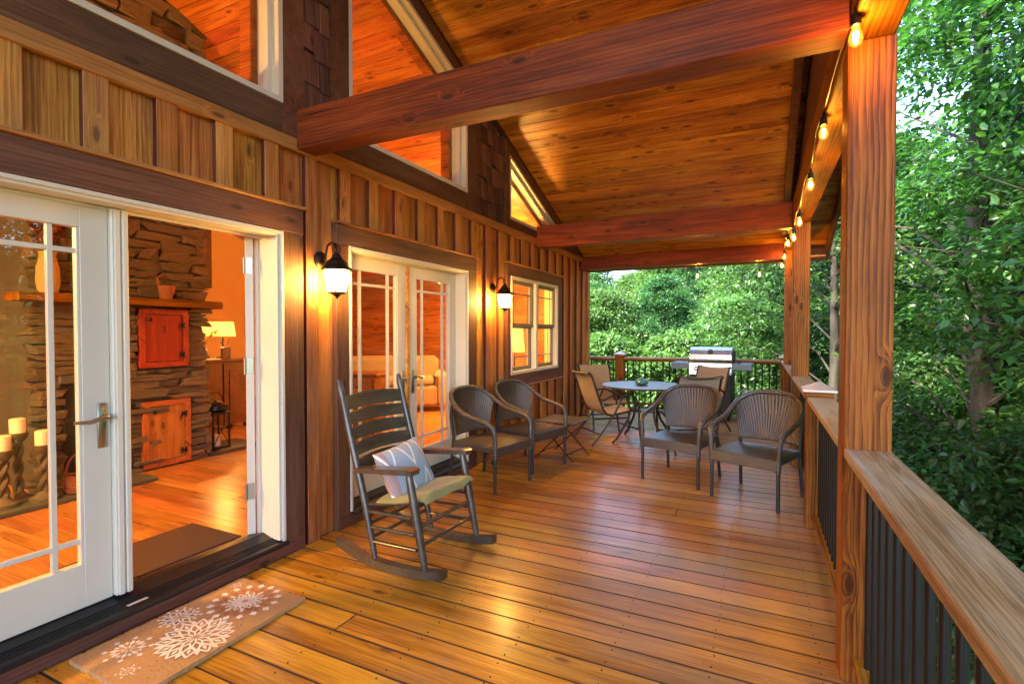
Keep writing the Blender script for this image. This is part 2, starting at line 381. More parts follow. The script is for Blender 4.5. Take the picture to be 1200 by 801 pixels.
# belt and dark trim
bb('belt_board', -2.715, -2.643, -1.5, 4.2, 2.54, 2.62, M_belt, house, 'y'); bb('belt_board', -2.715, -2.643, 4.201, 8.5, 2.54, 2.62, M_belt, house, 'y')
def trim(y0, y1, z0, z1, long, x1=-2.652, mat=None): return bb('trim_board', -2.70, x1, y0, y1, z0, z1, mat or M_trim, house, long)
trim(-1.5, 2.239, 2.622, 2.80, 'y'); trim(2.801, 4.44, 2.622, 2.79, 'y'); trim(5.401, 7.9, 2.622, 2.72, 'y')
for a, c in ((2.24, 2.40), (2.64, 2.80), (4.44, 4.628), (5.302, 5.40)):
    MB().prism([(a, 2.622), (c, 2.622), (c, cz(c) - .012), (a, cz(a) - .012)], -2.70, -2.645).build('trim_board', M_trim, house)
for a, c in ((.91, 2.239), (2.801, 4.439), (5.401, 8.3)):
    MB().prism([(a, cz(a) - .14), (c, cz(c) - .14), (c, cz(c) - .012), (a, cz(a) - .012)], -2.70, -2.648).build('trim_board', M_trim, house)
for (a, c, z0, z1), (e0, e1, zt) in zip(OPEN, ((.50, 2.237, 2.02), (2.797, 4.46, 2.015), (5.44, 6.99, 2.06))):
    low = z0
    trim(a, e0 - .001, low + .002, zt, 'z'); trim(e1 + .001, c, low + .002, zt, 'z'); trim(a, c, zt + .001, z1 - .013, 'y', -2.65)
    bb('drip_cap', -2.70, -2.628, a - .012, c + .012, z1 - .012, z1 + .006, M_batten, house, 'y')
trim(5.441, 6.989, .737, .884, 'y'); bb('drip_cap', -2.70, -2.64, 5.34, 7.18, .722, .736, M_batten, house, 'y')
# shingles
for a, c in ((2.402, 2.638), (4.63, 5.30)):
    z = 2.624; row = 0
    while z < cz(c) - .02:
        y = a
        while y < c - .005:
            wd = min(rnd.uniform(.10, .19), c - y)
            if c - y - wd < .05: wd = c - y
            dz = rnd.choice((0, 0, .022, -.018)) if row else 0
            h_ = min(.215, cz(y + wd) - z - .012)
            if h_ > .05:
                Mx = Matrix.Translation((-2.672 + rnd.uniform(-.002, .002), y + wd / 2, z + dz + h_ / 2)) @ Matrix.Rotation(R(-4.0), 4, 'Y') @ Matrix.Rotation(R(-90), 4, 'Y')
                pm('shingle', (round(h_, 2), round(wd - .004, 2), .014), .002, M_shing, house, Mx)
            y += wd
        z += .195; row += 1
# upper windows
def ring(b, poly, ins, x0, x1):
    n = len(poly); P = [Vector((p[0], p[1])) for p in poly]; Q = []
    def off(i):
        a, c = P[i], P[(i + 1) % n]; d = (c - a).normalized(); nn = Vector((-d.y, d.x)); return a + nn * ins, d
    for i in range(n):
        p1, d1 = off(i - 1); p2, d2 = off(i); cr = d1.x * d2.y - d1.y * d2.x; u = ((p2.x - p1.x) * d2.y - (p2.y - p1.y) * d2.x) / cr; Q.append(p1 + d1 * u)
    v = []; 
    for X in (x0, x1): v += [(X, p.x, p.y) for p in P] + [(X, q.x, q.y) for q in Q]
    f = []
    for i in range(n):
        j = (i + 1) % n
        f += [(i, j, n + j, n + i), (2 * n + i, 3 * n + i, 3 * n + j, 2 * n + j), (i, 2 * n + i, 2 * n + j, j), (n + i, n + j, 3 * n + j, 3 * n + i)]
    b.add(v, f); return [(q.x, q.y) for q in Q]
def hi_window(poly):
    b = MB(); q = ring(b, poly, .032, -2.80, -2.643); o = b.build('window', M_white, house)
    b = MB(); q2 = ring(b, q, .03, -2.79, -2.70); b.build('sash', M_white, o)
    MB().prism(q2, -2.745, -2.741).build('pane', M_glass, o)
    b = MB(); ring(b, poly, .10, -2.90, -2.805); b.build('inner_casing', M_iceil, o)
hi_window([(-.45, 2.80), (2.238, 2.80), (2.238, cz(2.238) - .14), (.9, cz(.9) - .14), (-.45, cz(-.45) - .14)])
hi_window([(2.802, 2.79), (4.438, 2.79), (4.438, cz(4.438) - .14), (2.802, cz(2.802) - .14)])
hi_window([(5.402, 2.722), (7.42, 2.722), (5.402, cz(5.402) - .14)])
# inner wall slab with the openings left free
b = MB(); SX0, SX1 = -2.86, -2.722
IO = [(.50, 2.237, 0, 2.02), (2.797, 4.46, 0, 2.015), (5.44, 6.99, .885, 2.06), (-.45, 2.238, 2.80, 99), (2.802, 4.438, 2.79, 99), (5.402, 7.42, 2.722, 99)]
cu = sorted({-1.6, 8.54} | {v for o in IO for v in o[:2]})
for a, c in zip(cu[:-1], cu[1:]):
    z = 0.0; ob = sorted([o for o in IO if o[0] <= a + 1e-6 and o[1] >= c - 1e-6], key=lambda o: o[2])
    for o in ob:
        if o[2] > z + .01: b.prism([(a, z), (c, z), (c, o[2]), (a, o[2])], SX0, SX1)
        z = o[3]
    if z < 50: b.prism([(a, z), (c, z), (c, cz(c) + .01), (a, cz(a) + .01)], SX0, SX1)
M_plaster = plain('warm_plaster', (.78, .54, .22), .8, nz=.06, nscale=3)
b.build('inner_wall', M_plaster, house)

# ------------------------------------------------------------------ doors and lower window
def leaf(W_, Hh, M, handle=None, name='door', stile=.11, top=.11, bot=.20, hinge=False, inset=.105):
    """leaf in local x (width), y (thickness, front face at y=0, back at .045), z up"""
    b = MB(); b.box(0, stile, 0, .045, 0, Hh); b.box(W_ - stile, W_, 0, .045, 0, Hh)
    b.box(stile, W_ - stile, .001, .044, Hh - top, Hh); b.box(stile, W_ - stile, .001, .044, 0, bot)
    for (p, q, r_, s_) in ((stile, stile + .012, bot, Hh - top), (W_ - stile - .012, W_ - stile, bot, Hh - top)): b.box(p, q, .006, .039, r_, s_)
    o = b.build(name, M_white, house, M)
    MB().box(stile + .002, W_ - stile - .002, .021, .025, bot + .002, Hh - top - .002, .0005).build('pane', M_glass, o, M)
    for x in (stile + inset, W_ - stile - inset):
        MB().box(x - .011, x + .011, .012, .0205, bot, Hh - top).box(x - .011, x + .011, .0255, .034, bot, Hh - top).build('muntin', M_white, o, M)
    for z in (bot + inset, Hh - top - inset):
        MB().box(stile, W_ - stile, .0128, .0206, z - .011, z + .011).box(stile, W_ - stile, .0254, .0332, z - .011, z + .011).build('muntin', M_white, o, M)
    if handle is not None:
        sgn = -1 if handle > W_ / 2 else 1
        b = MB(); b.box(handle - .02, handle + .02, -.008, 0, .72, .93, .004)
        b.tube([(handle, -.006, .865), (handle, -.05, .865)], .011, 10)
        b.tube([(handle, -.05, .867), (handle + sgn * .02, -.058, .867), (handle + sgn * .07, -.055, .853), (handle + sgn * .13, -.05, .858)], [.012, .012, .009, .007], 10)
        b.build('handle', M_brass, o, M, 50)
    if hinge:
        for z in (.22, 1.0, 1.62):
            b = MB(); b.tube([(-.006, .05, z), (-.006, .05, z + .1)], .008, 8); b.box(-.004, 0, .004, .046, z, z + .1, .0005); b.build('hinge', M_brass, o, M, 40)
    return o
def doorM(x, y, ang, z=.137): return Matrix.Translation((x, y, z)) @ Matrix.Rotation(ang, 4, 'Z')
# local x -> world +Y ; front (local -y) -> world +X  : rotate +90deg
leaf(.80, 1.845, doorM(-2.777, .55, R(90)), .765)
ang = math.atan2(.60, -.80)
leaf(.80, 1.845, doorM(-2.835, 2.165, ang), None, hinge=True)
leaf(.76, 1.845, doorM(-2.777, 2.845, R(90)), .715)
leaf(.76, 1.845, doorM(-2.777, 3.655, R(90)), .045)
# frames, mullions, thresholds
def dframe(y0, y1, zt):
    b = MB()
    b.box(-2.86, -2.660, y0, y0 + .04, .11, zt); b.box(-2.86, -2.660, y1 - .04, y1, .11, zt); b.box(-2.86, -2.661, y0 + .04, y1 - .04, zt - .035, zt)
    b.box(-2.665, -2.646, y0 + .001, y0 + .02, .1, zt - .001); b.box(-2.665, -2.646, y1 - .02, y1 - .001, .1, zt - .001); b.box(-2.665, -2.647, y0 + .02, y1 - .02, zt - .021, zt - .002)
    b.box(-2.80, -2.765, y0 + .04, y0 + .055, .13, zt - .035); b.box(-2.85, -2.822, y1 - .055, y1 - .04, .13, zt - .035); b.box(-2.775, -2.765, y0 + .055, y1 - .055, zt - .05, zt - .036)
    return b.build('door_frame', M_white, house)
fr1 = dframe(.50, 2.237, 2.02); fr2 = dframe(2.797, 4.46, 2.015)
b = MB(); b.box(-2.82, -2.752, 1.352, 1.428, .138, 1.983, .006); b.box(-2.753, -2.742, 1.362, 1.388, .14, 1.98, .004); b.box(-2.753, -2.74, 1.395, 1.42, .14, 1.98, .004)
b.build('astragal', M_white, fr1)
MB().box(-2.80, -2.765, 3.607, 3.652, .138, 1.96, .005).build('astragal', M_ceil, fr2)
for y0, y1, fr in ((.36, 2.385, fr1), (2.69, 4.60, fr2)):
    bb('sill_board', -2.70, -2.650, y0, y1, .002, .085, M_trim, fr, 'y')
    b = MB(); b.prism([(-2.86, .06), (-2.86, .135), (-2.80, .137), (-2.735, .118), (-2.645, .096), (-2.635, .086), (-2.635, .074), (-2.66, .0865), (-2.70, .06)], y0 + .13, y1 - .135, 'y')
    for x in (-2.72, -2.705, -2.69, -2.675): zz = .118 - (x + 2.735) * -.244; b.box(x - .002, x + .002, y0 + .14, y1 - .14, .09, .118 - (x + 2.735) * .2444 + .004, .0008)
    b.build('threshold', M_alu, fr)
MB().box(-2.69, -2.672, 1.36, 1.45, .1045, .1075, .001).build('label_plate', M_white, fr1)
# twin double-hung window
b = MB(); q = ring(b, [(5.44, .885), (6.99, .885), (6.99, 2.06), (5.44, 2.06)], .035, -2.79, -2.644); b.box(-2.78, -2.646, 6.185, 6.245, .92, 2.025)
win = b.build('window', M_white, house)
for a, c in ((5.475, 6.185), (6.245, 6.955)):
    for z0, z1, xo in ((.92, 1.485, 0), (1.455, 2.025, .03)):
        b = MB(); x0 = -2.745 + xo; bq = ring(b, [(a, z0), (c, z0), (c, z1), (a, z1)], .045, x0, x0 + .028); s_ = b.build('sash', M_sash, win)
        MB().prism(bq, x0 + .012, x0 + .015).build('pane', M_glass, win)
        m_ = MB()
        for y in (a + .15, c - .15): m_.box(x0 + .005, x0 + .011, y - .008, y + .008, z0 + .045, z1 - .045)
        zz = z1 - .16 if xo else z0 + .16
        m_.box(x0 + .0055, x0 + .0108, a + .045, c - .045, zz - .008, zz + .008); m_.build('muntin', M_sash, win)

# ------------------------------------------------------------------ roof, beams, posts
roof = root('porch_roof', 'stained timber porch roof with red-brown beams, pine board ceiling and square posts', 'roof', (.38, 2.48, 0))
aS = math.atan(SL); cS = math.cos(aS)
b = MB(); Rg = cz(.9); b.prism([(-4, cz(-4) + .035), (-4, cz(-4) + .25), (.9, Rg + .25), (8.37, cz(8.37) + .2), (8.37, cz(8.37) + .035), (.9, Rg + .035)], -9.1, .83)
b.build('roof_shell', M_trim, roof)
s = 0.0; pitch = .1345
while True:
    yb = .9 + (s + pitch) * cS
    if yb > 8.37: break
    ym = .9 + (s + pitch / 2) * cS; zm = cz(ym) + .022
    for nm, par, x0, x1 in (('ceiling_board', roof, -2.64, .80),):
        Mx = Matrix.Translation(((x0 + x1) / 2, ym, zm)) @ Matrix.Rotation(-aS, 4, 'X')
        pm(nm, (x1 - x0, pitch - .0012, .02), .005, M_ceil, par, Mx)
    s += pitch
b = MB(); b.prism([(-4, cz(-4)), (-4, cz(-4) + .03), (.895, Rg + .03), (.895, Rg)], -2.64, .80); b.build('ceiling_panel', M_ceil, roof)
def beam(x0, x1, y0, y1, z0, z1, long, mat=None, ch=.006): return bb('beam', x0, x1, y0, y1, z0, z1, mat or M_beam, roof, long, ch)
beam(-2.645, .299, 2.335, 2.49, 2.55, 2.795, 'x'); beam(-2.645, .299, 6.20, 6.355, 2.505, 2.78, 'x'); beam(-2.70, .299, 8.10, 8.255, 2.415, 2.625, 'x')
bb('beam', .30, .455, -2, 8.30, 2.532, 2.80, M_post, roof, 'y', .006)
MB().prism([(.9, 2.801), (8.0, 2.801), (.9, Rg - .005)], .36, .42).build('gable_infill', M_trim, roof)
for a, c in ((.9, 8.36),):
    MB().prism([(a, cz(a) - .16), (c, cz(c) - .16), (c, cz(c) + .14), (a, cz(a) + .14)], .80, .84).build('rake_fascia', M_trim, roof)
    MB().prism([(a, cz(a) - .20), (7.5, cz(7.5) - .20), (7.5, cz(7.5) - .004), (a, cz(a) - .004)], .24, .30).build('rafter', M_trim, roof)
bb('eave_fascia', -2.64, .80, 8.372, 8.41, 2.40, 2.72, M_trim, roof, 'x'); bb('eave_soffit', .46, .80, 8.19, 8.37, 2.43, 2.455, M_ceil, roof, 'x')
for y in (2.40, 6.10, 8.10):
    bb('post', .301, .459, y, y + .158, .0, 2.531, M_post, roof, 'z', .006)
MB().box(-2.05, -1.95, 7.45, 7.53, cz(7.49) - .04, cz(7.49) - .004, .004, ).build('soffit_fixture', M_white, roof)

# ------------------------------------------------------------------ railings
M_copper = plain('pale_copper_cap', (.50, .42, .38), .35, .5, nz=.1)
def baluster(x, y, rail):
    k_ = 'bal'
    if k_ not in MC: MC[k_] = MB().tube([(0, 0, -.40), (0, 0, .40)], .0125, 10).mesh('baluster', M_black, 40)
    o = bpy.data.objects.new('baluster', MC[k_]); link(o, rail, Matrix.Translation((x, y, .505)))
def shortpost(x, y, rail):
    o = bb('post', x - .079, x + .079, y - .079, y + .079, 0, .985, M_post, rail, 'z', .005)
    b = MB(); b.box(-.088, .088, -.088, .088, .93, .975, .004); b.build('collar', M_post, o, Matrix.Translation((x, y, 0)))
    b = MB(); h_ = .105; b.add([(-h_, -h_, .976), (h_, -h_, .976), (h_, h_, .976), (-h_, h_, .976), (-h_, -h_, .99), (h_, -h_, .99), (h_, h_, .99), (-h_, h_, .99), (0, 0, 1.045)],
        [(3, 2, 1, 0), (0, 1, 5, 4), (1, 2, 6, 5), (2, 3, 7, 6), (3, 0, 4, 7), (4, 5, 8), (5, 6, 8), (6, 7, 8), (7, 4, 8)]); b.build('post_cap', M_copper, o, Matrix.Translation((x, y, 0)))
rail = root('railing', 'long wood railing with flat cap and black balusters between the square posts', 'railing', (.38, 4.26, 0))
for y in (.55, 4.26, 9.43): shortpost(.38, y, rail)
for a, c in ((-1.6, .469), (.631, 2.398), (2.56, 4.179), (4.341, 6.098), (6.26, 8.098), (8.26, 9.349)):
    bb('rail_cap', .303, .462, a, c, .901, .938, M_cap, rail, 'y', .004)
    bb('bottom_rail', .345, .418, a, c, .072, .108, M_post, rail, 'y', .003)
    n_ = int(round((c - a) / .108)); 
    for i in range(n_): baluster(.382, a + (i + .5) * (c - a) / n_, rail)
rail2 = root('railing', 'far end railing with black balusters behind the gas grill and round table', 'railing', (-2.335, 9.43, 0))
shortpost(-2.335, 9.43, rail2)
for a, c in ((-6, -2.416), (-2.254, .299)):
    bb('rail_cap', a, c, 9.352, 9.508, .901, .938, M_cap, rail2, 'x', .004); bb('rail_band', a, c, 9.40, 9.44, .862, .9, M_post, rail2, 'x', .003); bb('bottom_rail', a, c, 9.395, 9.465, .072, .108, M_post, rail2, 'x', .003)
    n_ = int(round((c - a) / .106))
    for i in range(n_): baluster(a + (i + .5) * (c - a) / n_, 9.43, rail2)

# ------------------------------------------------------------------ interior
FZ = .13
M_ifloor = wood('interior_oak', (.26, .085, .018), (.45, .17, .035), (.58, .26, .07), .3, .3, .2, .2, .1)
ifl = structure(MB().box(-9, -2.87, -3, 8.4, -.1, FZ - .021).build('interior_floor', M_deckend))
y = -.2; 
while y < 5.6:
    x = -8.9 - rnd.uniform(0, .6)
    while x < -2.88:
        L = rnd.choice((.9, 1.2, 1.5, 1.8)); x1 = min(x + L, -2.865)
        if x1 - max(x, -9.0) > .05: bb('floor_plank', max(x, -9.0) + .0006, x1 - .0006, y + .0006, y + .1244, FZ - .02, FZ, M_ifloor, ifl, 'x', .0015)
        x = x1
    y += .125
MB().box(-9, -2.865, 5.676, 8.4, FZ - .02, FZ - .001).box(-9, -2.865, -3, -.202, FZ - .02, FZ - .001).build('floor_panel', M_ifloor, ifl)
b = MB(); b.prism([(-3, 0), (8.53, 0), (8.53, cz(8.53)), (.9, cz(.9)), (-3, cz(-3))], -9.15, -9.0); b.box(-9, -2.862, -3.1, -2.95, 0, 6); structure(b.build('interior_wall', M_plaster))
bb('end_wall', -9.1, -2.705, 8.41, 8.54, 0, 2.6, M_cedar, house, 'x')
ice = structure(MB().prism([(-3, cz(-3)), (-3, cz(-3) + .03), (.895, Rg + .03), (.895, Rg)], -8.99, -2.865).build('interior_ceiling', M_iceil)); WM[ice.name] = IDM
s = 0.0
while True:
    if .9 + (s + pitch) * cS > 8.4: break
    ym = .9 + (s + pitch / 2) * cS
    pm('ceiling_board', (6.13, pitch - .0012, .02), .005, M_iceil, ice, Matrix.Translation((-5.93, ym, cz(ym) + .022)) @ Matrix.Rotation(-aS, 4, 'X')); s += pitch
bb('ceiling_beam', -8.98, -2.9, 1.0, 1.25, 4.55, 4.85, M_iceil, ice, 'x', .01)
# fireplace
fp = root('fireplace', 'dry-stacked stone chimney breast with wood mantel and two small red cupboard doors', 'fireplace', (-5.3, 2.6, FZ))
t = NT('ledge_stone'); tc = t.n('TexCoord'); oi = t.n('ObjectInfo'); of = t.vmul(tc.outputs['Object'], (1, 1, 1))
cmb = t.n('CombineXYZ'); t.l(t.math('MULTIPLY', oi.outputs['Random'], 60), cmb.inputs[0]); of = t.vmul(tc.outputs['Object'], cmb.outputs[0], 'ADD')
n1 = t.noise(of, 1.8, 7, .65, .4); n2 = t.noise(of, 7, 5, .7)
base = t.ramp(oi.outputs['Random'], [(0, (.11, .07, .045)), (.3, (.18, .115, .075)), (.55, (.14, .11, .085)), (.8, (.24, .14, .08)), (1, (.09, .07, .06))])
t.l(t.mix(n1, t.mix(.55, base, (.06, .04, .03)), t.mix(.25, base, (.5, .36, .22))), t.b.inputs['Base Color']); t.bump(t.math('ADD', n1, t.math('MULTIPLY', n2, .5)), .95, .06); M_stone = t.set(Roughness=.85)
M_slate = plain('slate', (.075, .075, .07), .5, nz=.35, nscale=4, bump=.3)
M_fire = plain('firebox_black', (.012, .011, .010), .9)  # near-black for the flat slab filling the firebox opening
b = MB(); b.box(-5.75, -5.07, 1.98, 3.28, FZ, 4.6); b.build('core', M_slate, fp)
stones = []
for k in range(14):
    v, f = cbox_geo(1, 1, 1, .035); v = np.array(v); r_ = np.random.default_rng(k)
    cor = np.sign(v); j = {tuple(c): r_.uniform(-.2, .2, 3) for c in {tuple(q) for q in cor}}
    v = v * (1 + r_.uniform(-.06, .06, v.shape)); v = v + np.array([j[tuple(q)] for q in cor]) * np.array((.3, .6, 1)) + r_.uniform(-.02, .02, v.shape)
    stones.append(MB().add(v.tolist(), f).mesh('stone', M_stone))
holes = [(2.66, 3.12, 1.06, 1.62), (2.68, 3.13, FZ, .77), (2.12, 2.60, FZ, 1.0)]
z = FZ
while z < 4.4:
    h_ = rnd.choice((.036, .045, .055, .07, .085, .10)) if z < 2.7 else .16
    y = 1.93 + rnd.uniform(-.03, .03); end = 3.32 + rnd.uniform(-.04, .03)
    while y < end - .04:
        L = rnd.uniform(.10, .46); y1 = min(y + L, end)
        if end - y1 < .07: y1 = end
        for (a, c, d, e) in holes:
            if z + h_ * .7 > d and z + h_ * .3 < e:
                if y < a < y1: y1 = a
                elif a - .001 <= y < c: y = c; y1 = min(c + L, end)
        if y1 - y > .03:
            Mx = Matrix.Translation((-5.085 + rnd.uniform(-.028, .028), (y + y1) / 2, z + h_ / 2)) @ Matrix.Rotation(R(rnd.uniform(-2.2, 2.2)), 4, 'X') @ Matrix.Diagonal((.13, (y1 - y) * .97, h_ * .93, 1))
            o = bpy.data.objects.new('stone', rnd.choice(stones)); link(o, fp, Mx)
        y = y1 + .001
    z += h_
M_redwood = wood('red_cupboard_wood', (.20, .010, .006), (.30, .016, .010), (.38, .03, .015), .5, 0, .5, .05, .2)
M_orcup = wood('orange_cupboard_wood', (.24, .06, .014), (.38, .11, .025), (.48, .16, .04), .5, 0, .5, .05, .2)
for (y0, y1, z0, z1) in ((2.67, 3.11, 1.07, 1.61), (2.69, 3.12, .15, .76)):
    b = MB()
    for (p, q, r_, s_) in ((y0, y1, z1 - .05, z1), (y0, y1, z0, z0 + .05), (y0, y0 + .05, z0 + .05, z1 - .05), (y1 - .05, y1, z0 + .05, z1 - .05)): b.box(-5.06, -5.0, p, q, r_, s_)
    cm = M_redwood if z0 > 1 else M_orcup; o = b.build('cupboard', cm, fp)
    bb('cupboard_door', -5.05, -5.012, y0 + .053, y1 - .053, z0 + .053, z1 - .053, cm, o, 'z')
    for zz in (z0 + .10, z1 - .16): MB().box(-5.012, -5.004, y1 - .085, y1 - .04, zz, zz + .02, .002).box(-5.012, -5.003, y1 - .085, y1 - .075, zz - .02, zz + .04, .002).box(-5.012, -4.994, y1 - .052, y1 - .04, zz - .02, zz + .04, .002).build('hinge', M_black, o)
    MB().lathe([(.012, 0), (.018, .02), (.01, .03)], 12, Matrix.Translation((-5.012, y0 + .09, z1 - .1)) @ Matrix.Rotation(R(90), 4, 'Y')).build('knob', M_black, o)
bb('mantel', -5.12, -4.90, 1.80, 3.40, 1.63, 1.70, M_post, fp, 'y', .01)
MB().box(-5.06, -5.02, 2.12, 2.60, FZ, .98).build('firebox', M_fire, fp); MB().box(-5.03, -4.995, 2.08, 2.64, .98, 1.05, .008).build('lintel', M_slate, fp)
MB().box(-5.0, -4.62, 1.45, 2.60, FZ + .001, FZ + .035, .006).build('hearth_slab', M_slate, fp); MB().box(-5.5, -5.03, 3.335, 3.95, FZ + .001, FZ + .035, .006).build('hearth_slab', M_slate, fp)
# tv edge
o = MB().box(-5.62, -5.22, 3.31, 3.50, 1.86, 2.62, .006); tag(o.build('wall_cabinet', M_trim), 'dark narrow wall cabinet fixed to the side of the stone chimney', 'cabinet')
# lamps
def shadem(name, st):
    t = NT(name); t.set(Base_Color=(.75, .55, .25), Roughness=.8, Emission_Color=(1, .52, .10), Emission_Strength=st); tr = t.n('BsdfTranslucent'); tr.inputs[0].default_value = (.85, .6, .25, 1); mx = t.n('MixShader'); mx.inputs[0].default_value = .5
    t.l(t.b.outputs[0], mx.inputs[1]); t.l(tr.outputs[0], mx.inputs[2]); t.l(mx.outputs[0], t.out.inputs[0]); return t.m
M_shade = shadem('lit_shade', .3); M_hot = emis('lit_lamp_bulb', (1, .58, .16), 110)
def table_lamp(loc, label, sc_=1.0, st=None):
    r_ = root('table_lamp', label, 'lamp', loc, 0, None)
    b = MB(); b.lathe([(.08, 0), (.08, .015), (.03, .03), (.02, .06)], 18); b.tube([(0, 0, .05), (.015, .01, .12), (-.012, 0, .2), (.005, 0, .30)], [.018, .014, .013, .011], 8)
    b.tube([(0, 0, .14), (.05, .03, .20), (.055, .04, .25)], [.009, .006, .004], 6); b.tube([(0, 0, .17), (-.045, -.03, .23)], [.008, .004], 6)
    b.build('base', M_iron, r_, None, 40, True)
    b = MB(); b.sheet(lambda u, v: ((.125 + .025 * (1 - v)) * math.cos(2 * math.pi * u), (.125 + .025 * (1 - v)) * math.sin(2 * math.pi * u), .29 + .19 * v), 28, 1, .003); b.build('shade', M_shade, r_, None, 40, True); MB().lathe([(.01, .30), (.025, .34), (.035, .375), (.02, .405), (.005, .41)], 12).build('bulb', M_hot, r_, None, 60, True)
    return r_
# console
M_redcab = wood('red_cabinet_wood', (.05, .006, .003), (.10, .012, .006), (.15, .024, .01), .4, .2, .2, .05, .1)
cb = root('console_cabinet', 'dark red wood console cabinet with raised panel doors beyond the stone chimney', 'cabinet', (-6.45, 4.30, FZ))
b = MB(); b.box(-.22, .22, -.42, .42, .06, .88); b.build('carcass', M_redcab, cb, None, False, True); MB().box(-.25, .25, -.45, .45, .88, .92, .006).build('top', M_redcab, cb, None, False, True)
for y0 in (-.40, .01):
    b = MB(); b.box(.221, .235, y0, y0 + .38, .10, .85); b.box(.236, .246, y0 + .07, y0 + .31, .18, .77, .02); b.build('door', M_redcab, cb, None, False, True)
for y0 in (-.4, .34):
    for x0 in (-.2, .14): MB().box(x0, x0 + .06, y0, y0 + .06, 0, .06).build('leg', M_redcab, cb, None, False, True)
table_lamp((-6.45, 4.46, FZ + .92), 'lit table lamp with twisted branch base on the red console, beside the flowers')
table_lamp((-6.60, 4.26, FZ + .92), 'lit table lamp half hidden behind another lamp on the red console')
M_leaf0 = plain('dried_leaf', (.25, .2, .06), .7, nz=.3)
fl = root('flower_vase', 'small vase of pale flowers on the red console beside the chimney', 'vase', (-6.30, 4.10, FZ + .92))
MB().lathe([(.035, 0), (.05, .04), (.045, .1), (.028, .14), (.035, .16)], 14).build('vase', M_slate, fl, None, 40, True)
def sprig(n, h, sp, lf, seed, nl=12):
    r_ = random.Random(seed); b = MB()
    for _ in range(n):
        a = r_.uniform(0, 6.28); q = r_.uniform(.3, 1) * sp; p0 = Vector((0, 0, 0)); p2 = Vector((q * math.cos(a), q * math.sin(a), h * r_.uniform(.7, 1))); p1 = p2 * .5 + Vector((0, 0, h * .12))
        b.tube([p0, p1, p2], [.003, .002, .0012], 4)
        for k in range(nl):
            u = .35 + .65 * k / nl; p = p0 * (1 - u) ** 2 + p1 * 2 * u * (1 - u) + p2 * u * u; d = Vector((r_.uniform(-1, 1), r_.uniform(-1, 1), r_.uniform(-.3, .8))).normalized(); e = d.cross(Vector((0, 0, 1))).normalized() * lf * .4
            b.add([p, p + d * lf * .5 + e, p + d * lf, p + d * lf * .5 - e], [(0, 1, 2, 3)])
    return b
sprig(12, .24, .16, .05, 3).build('flowers', plain('pale_petal', (.7, .6, .3), .7), fl, Matrix.Translation((0, 0, .14)), False, True)
o = MB().box(-6.24, -6.20, 4.28, 4.40, FZ + .921, FZ + 1.07, .004); tag(o.build('photo_block', M_redcab), 'small dark wooden photo block standing on the red console', 'photo frame')
# mantel ornaments
vs_ = root('dried_flower_vase', 'ribbed tan vase with dried branches at the end of the mantel', 'vase', (-5.0, 2.02, 1.70))
MB().lathe([(.06, 0), (.075, .08), (.072, .2), (.05, .29), (.058, .32)], 20).build('vase', plain('tan_ceramic', (.42, .27, .12), .6, nz=.2), vs_, None, 40, True)
sprig(26, .42, .26, .05, 9, 22).build('branches', plain('dried_rust', (.22, .06, .03), .8, nz=.3), vs_, Matrix.Translation((0, 0, .3)), False, True)
pt = root('clay_pot', 'small clay pot standing on the mantel above the red cupboard door', 'pot', (-5.0, 2.90, 1.70))
MB().lathe([(.05, 0), (.068, .09), (.075, .1), (.075, .125), (.06, .125)], 16).build('pot', plain('clay', (.30, .10, .045), .8, nz=.2), pt, None, 40, True); MB().tube([(.0, -.06, .12), (0, -.075, .2), (0, -.03, .22)], .008, 6).build('spout', MT['clay'], pt, None, 40, True)
# lantern and kettle on slab
ln = root('floor_lantern', 'black iron candle lantern with a white candle on the slate slab', 'lantern', (-5.22, 3.52, FZ + .036))
b = MB(); b.box(-.1, .1, -.1, .1, 0, .02); b.box(-.1, .1, -.1, .1, .36, .38); 
for x in (-.09, .09):
    for y in (-.09, .09): b.box(x - .008, x + .008, y - .008, y + .008, .02, .36)
for s_ in (-1, 1):
    b.tube([(.09, -.09 * s_, .03), (.09, .09 * s_, .35)], .004, 6)
b.build('frame', M_black, ln, None, False, True); MB().lathe([(.045, .02), (.045, .13), (.04, .135)], 18).build('candle', plain('candle_wax', (.8, .72, .55), .5), ln, None, 40, True)
kt = root('cast_iron_kettle', 'black cast iron kettle with a bail handle resting on the lantern', 'kettle', (-5.22, 3.52, FZ + .417))
MB().lathe([(.09, 0), (.125, .03), (.12, .07), (.07, .10), (.02, .115), (.012, .13)], 20).build('body', M_black, kt, None, 40, True)
MB().tube([(0, .085 * math.cos(a), .08 + .13 * math.sin(a)) for a in np.linspace(0, math.pi, 12)], .006, 6).build('handle', M_black, kt, None, 40, True)
MB().tube([(0, -.1, .05), (0, -.16, .085)], [.02, .01], 8).build('spout', M_black, kt, None, 40, True)
